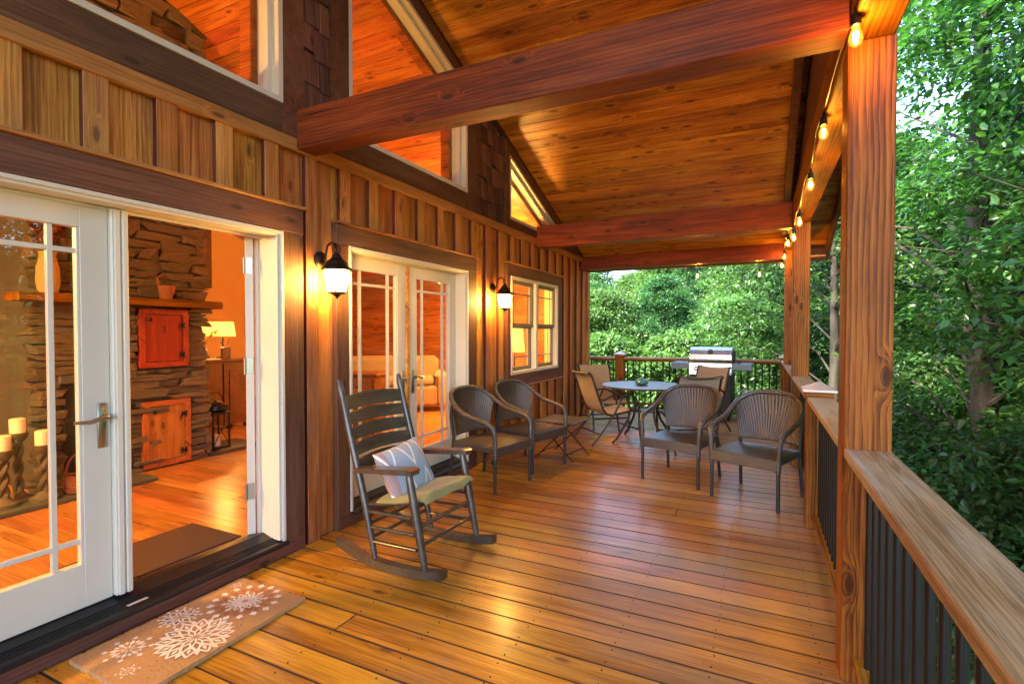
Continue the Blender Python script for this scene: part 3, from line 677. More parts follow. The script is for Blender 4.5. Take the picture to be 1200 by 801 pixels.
# candle stands
for k, (x, y, h_, lb) in enumerate(((-4.78, 1.66, .40, 'short twisted wooden candle stand, white candle, foremost of three by the hearth'), (-4.86, 1.77, .50, 'tallest twisted wooden candle stand with a white candle by the hearth'), (-4.72, 1.86, .41, 'twisted wooden candle stand with white candle between the tallest one and the basket'))):
    cs_ = root('candle_stand', lb, 'candle holder', (x, y, FZ + .036), 0, 'candle stands by the hearth')
    b = MB(); b.lathe([(.085, 0), (.085, .025), (.05, .04), (.03, .07)], 18)
    for q in range(2): b.tube([(.016 * math.cos(a * 9 + q * math.pi), .016 * math.sin(a * 9 + q * math.pi), .06 + a * (h_ - .12)) for a in np.linspace(0, 1, 40)], .018, 7)
    b.lathe([(.03, h_ - .07), (.06, h_ - .03), (.062, h_)], 18); b.build('stand', plain('aged_candle_wood%d' % k, (.10, .075, .04), .7, nz=.3), cs_, None, 40, True)
    MB().lathe([(.045, h_), (.046, h_ + .10), (.035, h_ + .105)], 18).build('candle', MT['candle_wax'], cs_, None, 40, True)
bk = root('vine_basket', 'small red-brown woven vine basket on the hearth by the firebox', 'basket', (-4.75, 2.10, FZ + .036))
b = MB()
for k in range(9): b.tube([(.10 * math.cos(a) * (1 + .06 * math.sin(a * 5 + k)), .10 * math.sin(a), .012 + k * .014 + .004 * math.sin(a * 7 + k)) for a in np.linspace(0, 6.283, 22)[:-1]], .008, 5, True)
b.build('weave', plain('vine', (.20, .05, .025), .8, nz=.4), bk, None, 40, True)
MB().tube([(.0, .10 * math.cos(a), .1 + .2 * math.sin(a)) for a in np.linspace(0, math.pi, 14)], .008, 6).build('handle', MT['vine'], bk, None, 40, True)
# pale column, sofa, floor lamps with added uplighters, chest: the room beyond the glass
tag(MB().box(-6.1, -5.95, 1.82, 2.03, FZ + .24, 2.9, .006).box(-6.14, -5.91, 1.78, 2.07, FZ, FZ + .24, .006).build('interior_column', plain('cream_column', (.75, .6, .3), .6)), 'pale square column on a plinth seen through the left door glass', 'column')
M_sofa = plain('tan_upholstery', (.34, .22, .12), .9, nz=.12, nscale=30, bump=.2, sheen=.3)
sf = root('sofa', 'tan upholstered sofa seen through the second pair of glass doors', 'sofa', (-5.6, 6.6, FZ), R(35))
MB().box(-.95, .95, -.42, .42, .08, .42, .05).build('base', M_sofa, sf, None, False, True); MB().box(-.95, .95, .22, .46, .42, .86, .09).build('backrest', M_sofa, sf, None, False, True)
for x in (-1.08, .88): MB().box(x, x + .2, -.44, .46, .08, .62, .07).build('armrest', M_sofa, sf, None, False, True)
for x in (-.86, .02): MB().box(x, x + .84, -.42, .2, .42, .54, .05).build('seat_cushion', M_sofa, sf, None, False, True)
ch_ = root('wood_chest', 'orange pine chest of drawers inside the second pair of doors', 'chest', (-4.5, 4.75, FZ), R(20))
MB().box(-.4, .4, -.24, .24, .06, .74, .006).build('carcass', M_post, ch_, None, False, True); MB().box(-.43, .43, -.27, .27, .74, .775, .008).build('top', M_post, ch_, None, False, True)
for z0 in (.1, .31, .52):
    o = MB().box(-.37, .37, -.256, -.241, z0, z0 + .19, .005).build('drawer', M_post, ch_, None, False, True)
    for x in (-.2, .2): MB().lathe([(.01, 0), (.017, .02), (.008, .028)], 10, Matrix.Translation((x, -.256, z0 + .1)) @ Matrix.Rotation(R(90), 4, 'X')).build('knob', M_black, o, None, 40, True)
def floor_lamp(loc, label, h, r0, st, up=False):
    r_ = root('floor_lamp', label, 'lamp', loc)
    MB().lathe([(.14, 0), (.14, .02), (.03, .035), (.012, .06), (.012, h - .05)], 18).build('stand', M_iron, r_, None, 40, True)
    m = emis('floor_lamp_shade_%d' % len(MT), (1, .55, .13), st * .50)
    if up: MB().lathe([(.05, h - .06), (.16, h - .02), (.19, h + .04), (.18, h + .04), (.04, h - .03)], 22).build('bowl', m, r_, None, 40, True)
    else:
        m = shadem('drum_shade_lit', .3); MB().lathe([(.01, h - .30), (.03, h - .24), (.04, h - .19), (.02, h - .15), (.005, h - .145)], 12).build('bulb', M_hot, r_, None, 60, True)
        MB().sheet(lambda u, v: ((r0 - .03 * v) * math.cos(2 * math.pi * u), (r0 - .03 * v) * math.sin(2 * math.pi * u), h - .38 + .40 * v), 28, 1, .003).build('shade', m, r_, None, 40, True)
floor_lamp((-3.6, 7.52, FZ), 'lit floor lamp with a tall yellow drum shade behind the twin window', 1.32, .16, 14)
floor_lamp((-4.3, .15, FZ), 'unseen uplighter floor lamp added to light the room, by the left glass door', 1.95, .2, 130, True)  # out-of-frame lamp added to light the room and its ceiling
floor_lamp((-3.7, 6.6, FZ), 'unseen uplighter floor lamp added behind the wall between the second doors and the twin window', 1.95, .2, 110, True)  # also added, hidden by the wall, to light the ceiling behind the windows
o = MB().box(-3.36, -2.88, 1.36, 2.10, FZ + .001, FZ + .012, .004); tag(o.build('indoor_mat', plain('brown_mat', (.075, .035, .022), .95, nz=.4, nscale=220, bump=.8)), 'plain dark brown mat on the oak floor just inside the open door', 'mat')

# ------------------------------------------------------------------ doormat
M_coir = plain('coir', (.46, .25, .10), .95, nz=.35, nscale=260, bump=1.0)
M_print = plain('mat_print_white', (.78, .68, .60), .95, nz=.25, nscale=200, bump=.6); M_printr = plain('mat_print_red', (.45, .13, .07), .95, nz=.25, nscale=200); M_printg = plain('mat_print_green', (.10, .12, .09), .95, nz=.25, nscale=200)
dm = root('doormat', 'tan coir doormat printed with white snowflakes before the open door', 'mat', (-2.36, 1.50, 0))
b = MB(); r_ = random.Random(5); ring_ = []
hw, hl = .245, .40
for k in range(220):
    u = k / 220 * 4
    e = int(u); q = u - e
    p = [(-hw + 2 * hw * q, -hl), (hw, -hl + 2 * hl * q), (hw - 2 * hw * q, hl), (-hw, hl - 2 * hl * q)][e]
    ring_.append((p[0] + r_.uniform(-.003, .003), p[1] + r_.uniform(-.003, .003)))
b.prism(ring_, .002, .022, 'z'); b.build('pad', M_coir, dm, None, False, True)
def flake(cx, cy, rad, petals, style, seed):
    b = MB(); zc = [.0228]
    def nz_(): zc[0] += .00003; return zc[0]
    def dia(a, r0, r1, w_, mi):
        z = nz_(); b.mi = mi; c, s_ = math.cos(a), math.sin(a); rm = (r0 + r1) / 2
        b.add([(r0 * c, r0 * s_, z), (rm * c - w_ * s_, rm * s_ + w_ * c, z), (r1 * c, r1 * s_, z), (rm * c + w_ * s_, rm * s_ - w_ * c, z)], [(0, 3, 2, 1)])
    def vee(a, r0, r1, w_, th, mi):
        for sg in (-1, 1):
            b.mi = mi; c, s_ = math.cos(a), math.sin(a); rm = (r0 + r1) * .5
            P = [(r0, 0), (rm, sg * w_), (r1, 0)]
            for (p, q) in zip(P[:-1], P[1:]):
                z = nz_()
                d = Vector((q[0] - p[0], q[1] - p[1])); d.normalize(); n = Vector((-d.y, d.x)) * th / 2
                pts = [(p[0] + n.x, p[1] + n.y), (q[0] + n.x, q[1] + n.y), (q[0] - n.x, q[1] - n.y), (p[0] - n.x, p[1] - n.y)]
                b.add([(x * c - y * s_, x * s_ + y * c, z) for x, y in pts], [(0, 1, 2, 3)])
    for k in range(petals):
        a = 2 * math.pi * k / petals
        dia(a, .04 * rad, .36 * rad, .035 * rad, 0)
        if style == 'big':
            vee(a, .3 * rad, .72 * rad, .14 * rad, .055 * rad, 0); vee(a + math.pi / petals, .45 * rad, .98 * rad, .16 * rad, .06 * rad, 0); dia(a + math.pi / petals, .58 * rad, .84 * rad, .05 * rad, 0); dia(a, .72 * rad, .98 * rad, .07 * rad, 0)
        elif style == 'red':
            dia(a, .42 * rad, .62 * rad, .06 * rad, 1 if k % 2 else 0); dia(a + math.pi / petals, .55 * rad, .78 * rad, .07 * rad, 1); dia(a, .74 * rad, .98 * rad, .10 * rad, 0); vee(a, .2 * rad, .5 * rad, .06 * rad, .035 * rad, 0)
        elif style == 'green':
            vee(a, .25 * rad, .75 * rad, .16 * rad, .075 * rad, 0); dia(a, .42 * rad, .62 * rad, .07 * rad, 2); dia(a, .76 * rad, 1.0 * rad, .08 * rad, 0); dia(a + math.pi / petals, .6 * rad, .9 * rad, .08 * rad, 0)
        else:
            dia(a, .3 * rad, .7 * rad, .10 * rad, 0); dia(a, .72 * rad, rad, .12 * rad, 0); dia(a + math.pi / petals, .4 * rad, .66 * rad, .08 * rad, 0)
    b.build('snowflake_print', [M_print, M_printr, M_printg], dm, Matrix.Translation((cx, cy, 0)), False, True)
flake(.08, -.07, .16, 12, 'big', 1); flake(.0, .235, .18, 16, 'red', 2); flake(-.15, -.0, .10, 8, 'green', 3); flake(-.10, -.25, .10, 8, 'x', 4); flake(.06, -.335, .045, 6, 'x', 5); flake(-.19, .33, .035, 6, 'x', 6)

# ------------------------------------------------------------------ wall lanterns
M_lit = emis('lit_frosted_glass', (1, .53, .12), 34)
def wall_lantern(y, label):
    r_ = root('wall_lantern', label, 'lantern', (-2.66, y, 1.80), 0, 'wall lanterns beside the glass doors')
    b = MB(); b.lathe([(.055, 0), (.055, .012), (.035, .026), (.015, .035)], 20, Matrix.Translation((0, 0, .08)) @ Matrix.Rotation(R(90), 4, 'Y')); b.build('backplate', M_iron, r_, None, 40, True)
    b = MB(); b.tube([(.02, 0, .08), (.05, 0, .085), (.055, 0, .12), (.07, 0, .17), (.105, 0, .19), (.14, 0, .17), (.15, 0, .13), (.15, 0, .10)], .008, 8)
    b.tube([(.15, .03 * math.cos(a), .14 + .03 * math.sin(a)) for a in np.linspace(0, 6.283, 16)[:-1]], .004, 6, True); b.build('arm', M_iron, r_, None, 40, True)
    b = MB(); Mx = Matrix.Translation((.15, 0, 0)); b.lathe([(.012, .115), (.03, .10), (.035, .085), (.062, .06), (.07, .04), (.098, .012), (.10, .0), (.08, -.004), (.03, -.004)], 8, Mx); b.build('hood', M_iron, r_, None, False, True)
    b = MB(); b.lathe([(.080, -.006), (.056, -.135), (.03, -.14)], 8, Mx); b.build('glass', M_lit, r_, None, False, True)
    b = MB(); b.lathe([(.058, -.136), (.06, -.148), (.03, -.156), (.012, -.17), (.006, -.185)], 8, Mx)
    for k in range(4):
        a = math.pi / 4 + k * math.pi / 2; c, s_ = math.cos(a), math.sin(a); b.tube([(.15 + .083 * c, .083 * s_, -.004), (.15 + .059 * c, .059 * s_, -.14)], .0035, 5)
    b.build('cage', M_iron, r_, None, False, True)
    return r_
wall_lantern(2.535, 'lit bronze wall lantern on the narrow strip between the two pairs of doors')
wall_lantern(4.99, 'lit bronze wall lantern between the closed glass doors and the twin window')

# ------------------------------------------------------------------ string lights
M_fil = emis('lit_filament', (1, .55, .14), 180)
t = NT('amber_bulb_glass'); tr = t.n('BsdfTransparent'); tr.inputs[0].default_value = (1, .72, .30, 1); em = t.n('Emission'); em.inputs[0].default_value = (1, .46, .05, 1); em.inputs[1].default_value = .10; gl = t.n('BsdfGlossy'); gl.inputs['Roughness'].default_value = .03
ad = t.n('AddShader'); t.l(tr.outputs[0], ad.inputs[0]); t.l(em.outputs[0], ad.inputs[1]); mx = t.n('MixShader'); mx.inputs[0].default_value = .06; t.l(ad.outputs[0], mx.inputs[1]); t.l(gl.outputs[0], mx.inputs[2]); t.l(mx.outputs[0], t.out.inputs[0]); M_bulb = t.m
sl_ = root('string_lights', 'string of lit amber bulbs hung along the side beam and far eave', 'string lights', (.29, 4.0, 2.5))
BP = [(.30, 2.22, 2.47), (.29, 3.163, 2.455), (.29, 3.916, 2.375), (.29, 4.971, 2.33), (.285, 5.692, 2.32), (.285, 6.9, 2.45), (.285, 7.9, 2.42), (.285, 8.75, 2.40), (-.02, 8.62, 2.27), (-.909, 8.62, 2.29)]
pts = [(.295, .6, 2.60), (.295, 1.4, 2.58)]
sock = MB().lathe([(.006, .10), (.009, .075), (.017, .07), (.019, .03), (.016, .028)], 12).mesh('socket', M_black, 40)
bulb = MB().lathe([(.011, .030), (.013, .02), (.021, -.002), (.0235, -.018), (.019, -.034), (.008, -.043)], 14).mesh('bulb', M_bulb, 60)
fila = MB().lathe([(.003, .012), (.009, .004), (.008, -.018), (.003, -.026)], 10).mesh('filament', M_fil, 60)
for i, p in enumerate(BP):
    link(bpy.data.objects.new('filament', fila), sl_, Matrix.Translation(p)); top = (p[0], p[1], p[2] + .10); o = link(bpy.data.objects.new('socket', sock), sl_, Matrix.Translation(p)); link(bpy.data.objects.new('bulb', bulb), o, Matrix.Translation(p))
    pts.append(top)
    if i < len(BP) - 1:
        q = BP[i + 1]; m_ = [(p[k] + q[k]) / 2 for k in range(3)]; pts.append((m_[0], m_[1], min(2.59, max(p[2], q[2]) + .16) if i < 7 else m_[2] + .06))
pts.append((-2.2, 8.62, 2.42))
sm = []
for i in range(len(pts) - 1):
    p0, p1, p2, p3 = [Vector(pts[max(0, min(len(pts) - 1, i + k))]) for k in (-1, 0, 1, 2)]
    for t_ in np.linspace(0, 1, 6)[:-1]: sm.append(.5 * (2 * p1 + (p2 - p0) * t_ + (2 * p0 - 5 * p1 + 4 * p2 - p3) * t_ ** 2 + (3 * p1 - p0 - 3 * p2 + p3) * t_ ** 3))
MB().tube(sm, .004, 6).build('cable', M_black, sl_)

# ------------------------------------------------------------------ rocking chair (local front = -y)
M_rock = wood('espresso_wood', (.028, .019, .014), (.06, .041, .03), (.10, .072, .054), .32, .6, .05, .1, .12)
rc = root('rocking_chair', 'dark brown slatted wooden rocking chair with cushions beside the closed glass doors', 'rocking chair', (-1.87, 2.635, 0), R(88))
def L(bm, name, mat, par=rc, sm_=45): return bm.build(name, mat, par, None, sm_, True)
for sx in (-1, 1):
    x = .275 * sx
    prof = []
    N = 18
    def rz_(y): return .012 + .32 * max(0, abs(y - .05) - .02) ** 2 * (1.55 if y > 0 else .9)
    up = [(-.33 + .80 * i / N) for i in range(N + 1)]
    poly = [(y, rz_(y) - .01) for y in up] + [(y, rz_(y) + .038) for y in up[::-1]]
    L(MB().prism(poly, x - .026, x + .026), 'rocker', M_rock, sm_=30)
    L(MB().tube([(x, .17, .03), (x, .19, .12), (x, .26, .40), (x, .385, .82), (x, .425, .97), (x, .430, .985), (x, .434, .995), (x, .45, 1.05), (x, .462, 1.10)], [.014, .019, .023, .022, .021, .018, .021, .021, .013], 12), 'back_post', M_rock)
    L(MB().tube([(x, -.20, .035), (x, -.185, .10), (x, -.14, .32), (x, -.10, .50), (x, -.085, .57), (x, -.08, .60)], [.014, .021, .026, .024, .021, .016], 12), 'front_leg', M_rock)
    b = MB(); b.sheet(lambda u, v: (x + sx * .005 + (.5 - v) * (.10 - .045 * u ** 1.3 - .02 * max(0, .1 - u) * 10), -.135 + .44 * u, .628 - .045 * u - (.01 if u < .03 else 0)), 14, 4, -.03); L(b, 'arm', M_rock)
    for z, r_ in ((.16, .011), (.245, .011), (.335, .012)): L(MB().tube([(x, -.20 + .2 * z + .03, z), (x, .16 + .22 * z, z - .01)], r_, 8), 'side_stretcher', M_rock)
for y, z in ((-.165, .19), (-.148, .29), (.21, .17), (.225, .25)): L(MB().tube([(-.275, y, z), (.275, y, z)], .0115, 8), 'cross_stretcher', M_rock)
for z in (.585, .677, .769, .861, .955):
    yb = .26 + (z - .40) * .297; hh = .034 if z < .9 else .04
    b = MB(); b.sheet(lambda u, v: (-.27 + .54 * u, yb + .045 * math.sin(math.pi * u) - (v - .5) * -.02, z - hh + 2 * hh * v * (1) + (.014 * math.sin(math.pi * u) if v > .5 else 0)), 14, 3, .012); L(b, 'back_slat', M_rock)
L(MB().tube([(-.275, -.125, .405), (.275, -.125, .405)], .016, 8), 'seat_rail', M_rock); L(MB().tube([(-.275, .24, .345), (.275, .24, .345)], .016, 8), 'seat_rail', M_rock)
for k in range(11):
    x = -.25 + k * .05; b = MB(); b.sheet(lambda u, v: (x - .021 + .042 * v, -.15 + .40 * u, .428 - .068 * u - .012 * math.sin(math.pi * u)), 6, 1, -.01); L(b, 'seat_slat', M_rock)
# cushion and pillow
M_cush = plain('olive_fabric', (.27, .235, .075), .9, nz=.12, nscale=90, bump=.3, sheen=.2)
cu_ = root('seat_cushion', 'crumpled olive green pad lying on the rocking chair seat', 'cushion', (-1.87, 2.635, 0), R(88))
def cushion(u, v):
    x = -.255 + .51 * v; y = -.185 + .39 * u; e = (1 - (2 * u - 1) ** 8) * (1 - (2 * v - 1) ** 8); fold = .016 * math.exp(-((v - .93) / .09) ** 2) + .012 * math.exp(-((u - .04) / .08) ** 2) * (.4 + .6 * math.sin(9 * v) ** 2)
    return (x, y, .437 - .066 * max(u, .05) - .012 * math.sin(math.pi * u) + fold + .040 * e * (1 + .18 * math.sin(8 * u + 5 * v)) - (.018 if u < .01 else 0))
b = MB(); b.sheet(cushion, 26, 30); b.sheet(lambda u, v: (-.25 + .50 * v, -.18 + .38 * u, .4355 - .066 * max(u, .05) - .012 * math.sin(math.pi * u)), 10, 2); L(b, 'pad', M_cush, cu_, 180)
t = NT('pillow_print'); tc = t.n('TexCoord'); sp = t.n('SeparateXYZ'); t.l(tc.outputs['Object'], sp.inputs[0]); X_, Z_ = sp.outputs[0], sp.outputs[2]
tri = t.math('PINGPONG', t.math('ADD', X_, 1.0), .085); zz = t.math('SUBTRACT', Z_, t.math('MULTIPLY', tri, 2.6))
zig = t.math('LESS_THAN', t.math('ABSOLUTE', t.math('SUBTRACT', t.math('MODULO', t.math('ADD', zz, 2.0), .27), .12)), .018)
st_ = t.math('SINE', t.math('MULTIPLY', t.math('ADD', Z_, t.math('MULTIPLY', X_, .8)), 520)); st2 = t.math('SINE', t.math('MULTIPLY', t.math('SUBTRACT', Z_, t.math('MULTIPLY', X_, .8)), 520))
hat = t.math('GREATER_THAN', t.math('MULTIPLY', st_, st2), -.1)
side = t.math('LESS_THAN', X_, -.155); cc = t.mix(hat, (.10, .20, .36), (.52, .58, .62)); cc = t.mix(t.math('MULTIPLY', side, hat), cc, (.62, .30, .16)); cc = t.mix(zig, cc, (.8, .78, .74)); t.l(cc, t.b.inputs['Base Color']); M_pill = t.set(Roughness=.9)
pi_ = root('throw_pillow', 'blue and white zigzag patterned pillow leaning on the rocking chair back', 'pillow', (-1.87, 2.635, 0), R(88))
pM = Matrix.Translation((-.02, .150, .525)) @ Matrix.Rotation(R(-27), 4, 'X') @ Matrix.Rotation(R(-5), 4, 'Y')
def pil(sg):
    def f(u, v):
        a, c = 2 * u - 1, 2 * v - 1; k = (1 - a * a) ** .45 * (1 - c * c) ** .45 if abs(a) < 1 and abs(c) < 1 else 0
        pin = 1 - .06 * (1 - c * c) * a * a - 0; return (.215 * a * (1 - .05 * (1 - c * c)), sg * .075 * k, .17 * c * (1 - .05 * (1 - a * a)))
    return f
b = MB(); b.sheet(pil(1), 24, 24); b.sheet(pil(-1), 24, 24); b.build('cover', M_pill, pi_, pM, 180, True)

# ------------------------------------------------------------------ wicker chairs (local front = -y)
M_wick = woven('dark_wicker', (.010, .008, .007), (.095, .072, .060), 250, 250, .30, 1.0, .8)
M_wickb = NT('wicker_back'); t = M_wickb; tc = t.n('TexCoord'); n1 = t.noise(tc.outputs['Object'], 12, 4); sp = t.n('SeparateXYZ'); t.l(tc.outputs['Object'], sp.inputs[0])
wz = t.math('ADD', t.math('MULTIPLY', t.math('SINE', t.math('MULTIPLY', sp.outputs[2], 480)), .5), .5)
t.l(t.mix(t.math('ADD', t.math('MULTIPLY', n1, .7), t.math('MULTIPLY', wz, .3)), (.022, .013, .009), (.10, .052, .030)), t.b.inputs['Base Color']); t.bump(wz, .5, .002); M_wickb = t.set(Roughness=.32, Specular_IOR_Level=.8)
M_wleg = plain('wicker_chair_leg', (.035, .030, .028), .45, .3, nz=.15)
def wicker(loc, rz, label):
    r_ = root('wicker_armchair', label, 'chair', loc, rz, 'dark wicker armchairs on the porch')
    hoop = [(-.268, -.25, .30), (-.272, -.255, .44), (-.282, -.245, .55), (-.292, -.20, .595), (-.298, -.10, .622), (-.298, .05, .655), (-.292, .16, .71), (-.265, .255, .785), (-.17, .325, .845), (0, .345, .862)]
    hoop = hoop + [(-x, y, z) for x, y, z in hoop[-2::-1]]
    P = []
    for i in range(len(hoop) - 1):
        p0, p1, p2, p3 = [Vector(hoop[max(0, min(len(hoop) - 1, i + k))]) for k in (-1, 0, 1, 2)]
        for t_ in (0, .33, .66): P.append(.5 * (2 * p1 + (p2 - p0) * t_ + (2 * p0 - 5 * p1 + 4 * p2 - p3) * t_ ** 2 + (3 * p1 - p0 - 3 * p2 + p3) * t_ ** 3))
    P.append(Vector(hoop[-1]))
    MB().tube(P, .021, 10).build('arm_hoop', M_wick, r_, None, 60, True)
    def back(u, v):
        a = 2 * u - 1; i = (len(P) - 1) * (.5 + a * .150); k = int(min(max(i, 0), len(P) - 2)); T_ = P[k].lerp(P[k + 1], i - k)
        B = Vector((a * .25, .235 - .05 * a * a + .035, .455)); p = B.lerp(T_, v); p.y += .03 * math.sin(math.pi * v) * (1 - .5 * a * a) + .0022 * math.sin(u * 2 * math.pi * 30); return p
    MB().sheet(back, 204, 14, .008).build('backrest', M_wickb, r_, None, 60, True)
    MB().tube([back(u, 0) for u in np.linspace(0, 1, 20)], .012, 8).build('back_rail', M_wick, r_, None, 60, True)
    def seat(u, v):
        x = (-.255 + .51 * u); y = -.262 + .50 * v; return (x, y, .405 - .012 * math.sin(math.pi * u) * math.sin(math.pi * v) - (.012 if v < .01 else 0))
    MB().sheet(seat, 12, 12, -.02).build('seat', M_wick, r_, None, 60, True)
    b = MB(); b.box(-.268, .268, -.272, -.25, .315, .402, .006); b.box(-.268, -.25, -.25, .235, .35, .398, .005); b.box(.25, .268, -.25, .235, .35, .398, .005); b.build('seat_apron', M_wick, r_, None, False, True)
    for sx in (-1, 1):
        MB().tube([(sx * .268, -.25, 0), (sx * .268, -.25, .36)], .0145, 10).build('leg', M_wleg, r_, None, 60, True)
        MB().tube([(sx * .262, .30, 0), (sx * .252, .262, .25), (sx * .248, .245, .44), (sx * .262, .265, .62), (sx * .262, .255, .72)], .0145, 10).build('leg', M_wleg, r_, None, 60, True)
    return r_
def face(dx, dy): return math.atan2(dy, dx) + R(90)
wicker((-2.24, 4.18, 0), face(.56, -.10), 'dark wicker armchair against the wall beside the closed glass doors')
wicker((-2.17, 4.92, 0), face(.52, -.15), 'dark wicker armchair against the wall under the twin window, beside the folding table')
wicker((-.675, 5.09, 0), face(-.27, -.96), 'dark wicker armchair standing before the round table, away from the railing')
wicker((-.02, 4.78, 0), face(-.376, -.927), 'dark wicker armchair with its arm touching the railing post')

# ------------------------------------------------------------------ folding side table
st = root('folding_side_table', 'small black folding table with wire legs beside the window wall', 'table', (-1.99, 5.42, 0), R(-8))
MB().box(-.24, .24, -.24, .24, .405, .422, .005).build('top', M_wick, st, None, False, True)
for y in (-.22, .22): MB().tube([(-.23, y, .002), (-.2, y, .03), (.2, y, .405)], .0065, 6).build('leg', M_black, st, None, 60, True)
for y in (-.20, .20): MB().tube([(.23, y, .002), (.2, y, .03), (-.2, y, .405)], .0065, 6).build('leg', M_black, st, None, 60, True)
for x in (-.155, .155): MB().tube([(x, -.22, .075), (x, .22, .075)], .005, 6).build('crossbar', M_black, st, None, 60, True)

# ------------------------------------------------------------------ patio dining set
M_frame = plain('bronze_tube', (.055, .042, .034), .42, .5, nz=.2)
M_sling = woven('tan_sling', (.30, .20, .11), (.42, .30, .18), 900, 900, .8, .15)
rt = root('round_table', 'round bronze patio table with curved legs near the far railing', 'table', (-1.33, 6.62, 0))
MB().lathe([(.0, .695), (.50, .695), (.535, .70), (.54, .712), (.53, .722), (.0, .724)], 48).build('top', plain('table_top', (.10, .085, .075), .38, .3, nz=.25, nscale=6), rt, None, 40, True)
for k in range(4):
    a = R(45 + 90 * k); c, s_ = math.cos(a), math.sin(a)
    MB().tube([(.46 * c, .46 * s_, .01), (.40 * c, .40 * s_, .06), (.24 * c, .24 * s_, .28), (.20 * c, .20 * s_, .42), (.26 * c, .26 * s_, .58), (.42 * c, .42 * s_, .69)], .016, 8).build('leg', M_frame, rt, None, 60, True)
MB().tube([(.21 * math.cos(a), .21 * math.sin(a), .40) for a in np.linspace(0, 6.283, 28)[:-1]], .009, 6, True).build('ring_brace', M_frame, rt, None, 60, True)
dp = root('teal_dish', 'small teal lidded dish in the middle of the round table', 'dish', (-1.36, 6.60, .724))
MB().lathe([(.04, 0), (.075, .012), (.085, .035), (.08, .05)], 20).build('bowl', plain('teal_glaze', (.08, .20, .19), .2), dp, None, 40, True); MB().lathe([(.078, .05), (.06, .07), (.015, .082), (.012, .095), (.004, .098)], 20).build('lid', MT['teal_glaze'], dp, None, 40, True)
def sling(loc, rz, label):
    r_ = root('sling_chair', label, 'chair', loc, rz, 'tan sling chairs around the round table')
    prof = [(-.27, .395), (-.25, .415), (-.15, .41), (0, .385), (.13, .365), (.20, .38), (.25, .44), (.31, .58), (.37, .75), (.415, .87), (.44, .90), (.455, .885)]
    def pf(q):
        i = q * (len(prof) - 1); k = int(min(i, len(prof) - 2)); f_ = i - k; return prof[k][0] * (1 - f_) + prof[k + 1][0] * f_, prof[k][1] * (1 - f_) + prof[k + 1][1] * f_
    MB().sheet(lambda u, v: (-.235 + .47 * u, pf(v)[0], pf(v)[1] - .016 * math.sin(math.pi * u)), 8, 33, .004).build('sling', M_sling, r_, None, 60, True)
    for sx in (-1, 1):
        x = .245 * sx
        MB().tube([(x, *p) for p in prof], .014, 8).build('side_rail', M_frame, r_, None, 60, True)
        MB().tube([(x * 1.1, -.27, .012), (x * 1.1, -.24, .20), (x * 1.14, -.23, .45), (x * 1.16, -.18, .58), (x * 1.18, -.05, .635), (x * 1.16, .12, .625), (x * 1.1, .26, .56), (x * 1.02, .33, .58)], .0135, 8).build('arm', M_frame, r_, None, 60, True)
        MB().tube([(x * 1.1, -.02, .63), (x * 1.1, .10, .40), (x * 1.1, .30, .14), (x * 1.1, .42, .012)], .0135, 8).build('rear_leg', M_frame, r_, None, 60, True)
    for y, z in ((.30, .14), (-.245, .17)): MB().tube([(-.27, y, z), (.27, y, z)], .012, 8).build('crossbar', M_frame, r_, None, 60, True)
    MB().tube([(-.245, .44, .895), (-.1, .447, .875), (.1, .447, .875), (.245, .44, .895)], .013, 8).build('top_rail', M_frame, r_, None, 60, True)
    return r_
sling((-1.72, 6.50, 0), face(.72, .69), 'tan sling chair at the round table with its back to the window wall')
sling((-2.05, 7.33, 0), face(.62, -.78), 'tan sling chair behind the round table beside the far railing post')
sling((-.80, 6.45, 0), face(-.45, .85), 'tan sling chair at the round table with its back to the wicker armchairs')
sling((-.80, 7.52, 0), face(-.45, -.85), 'tan sling chair at the round table just before the gas grill')

# ------------------------------------------------------------------ gas grill (local front = -y)
M_steel = plain('stainless', (.62, .63, .64), .26, 1, nz=.04, nscale=3); M_gshelf = plain('grey_blue_enamel', (.15, .19, .23), .45, .2); M_gdark = plain('charcoal_enamel', (.045, .042, .04), .5, .2)
gr = root('gas_grill', 'stainless gas grill with side shelves and four knobs before the far railing', 'grill', (-.70, 8.92, 0), R(-3))
MB().box(-.31, .31, -.22, .22, .09, .72, .008).build('cabinet', M_gdark, gr, None, False, True)
for x0 in (-.30, .005): MB().box(x0, x0 + .295, -.232, -.221, .11, .70, .004).build('cabinet_door', M_gdark, gr, None, False, True)
MB().prism([(-.27, .72), (-.25, .90), (.23, .90), (.23, .72)], -.315, .315).build('control_panel', M_steel, gr, None, False, True)
lid = MB().prism([(-.25, .905), (-.262, .96), (-.25, 1.04), (-.20, 1.11), (-.12, 1.15), (.12, 1.15), (.20, 1.10), (.235, .905)], -.315, .315).build('lid', M_steel, gr, None, False, True)
MB().tube([(-.25, -.25, .955), (-.25, -.31, .96), (.25, -.31, .96), (.25, -.25, .955)], .013, 8).build('handle', M_steel, lid, None, 60, True)
MB().lathe([(.04, 0), (.04, .008), (.02, .01)], 18, Matrix.Translation((0, -.225, 1.085)) @ Matrix.Rotation(R(55), 4, 'X')).build('thermometer', M_gdark, lid, None, 40, True)
for x in (-.33, .318): MB().box(x, x + .012, -.24, .22, .90, 1.09, .003).build('end_cap', M_gdark, gr, None, False, True)
for x in (-.21, -.075, .075, .21): MB().lathe([(.034, 0), (.034, .006), (.024, .01), (.021, .034), (.015, .036)], 16, Matrix.Translation((x, -.263, .81)) @ Matrix.Rotation(R(84), 4, 'X')).build('knob', M_steel, gr, None, 40, True)
for x0, x1 in ((-.60, -.32), (.32, .60)): MB().box(x0, x1, -.25, .2, .855, .90, .008).box(x0, x1, -.255, -.24, .80, .895, .004).build('side_shelf', M_gshelf, gr, None, False, True)
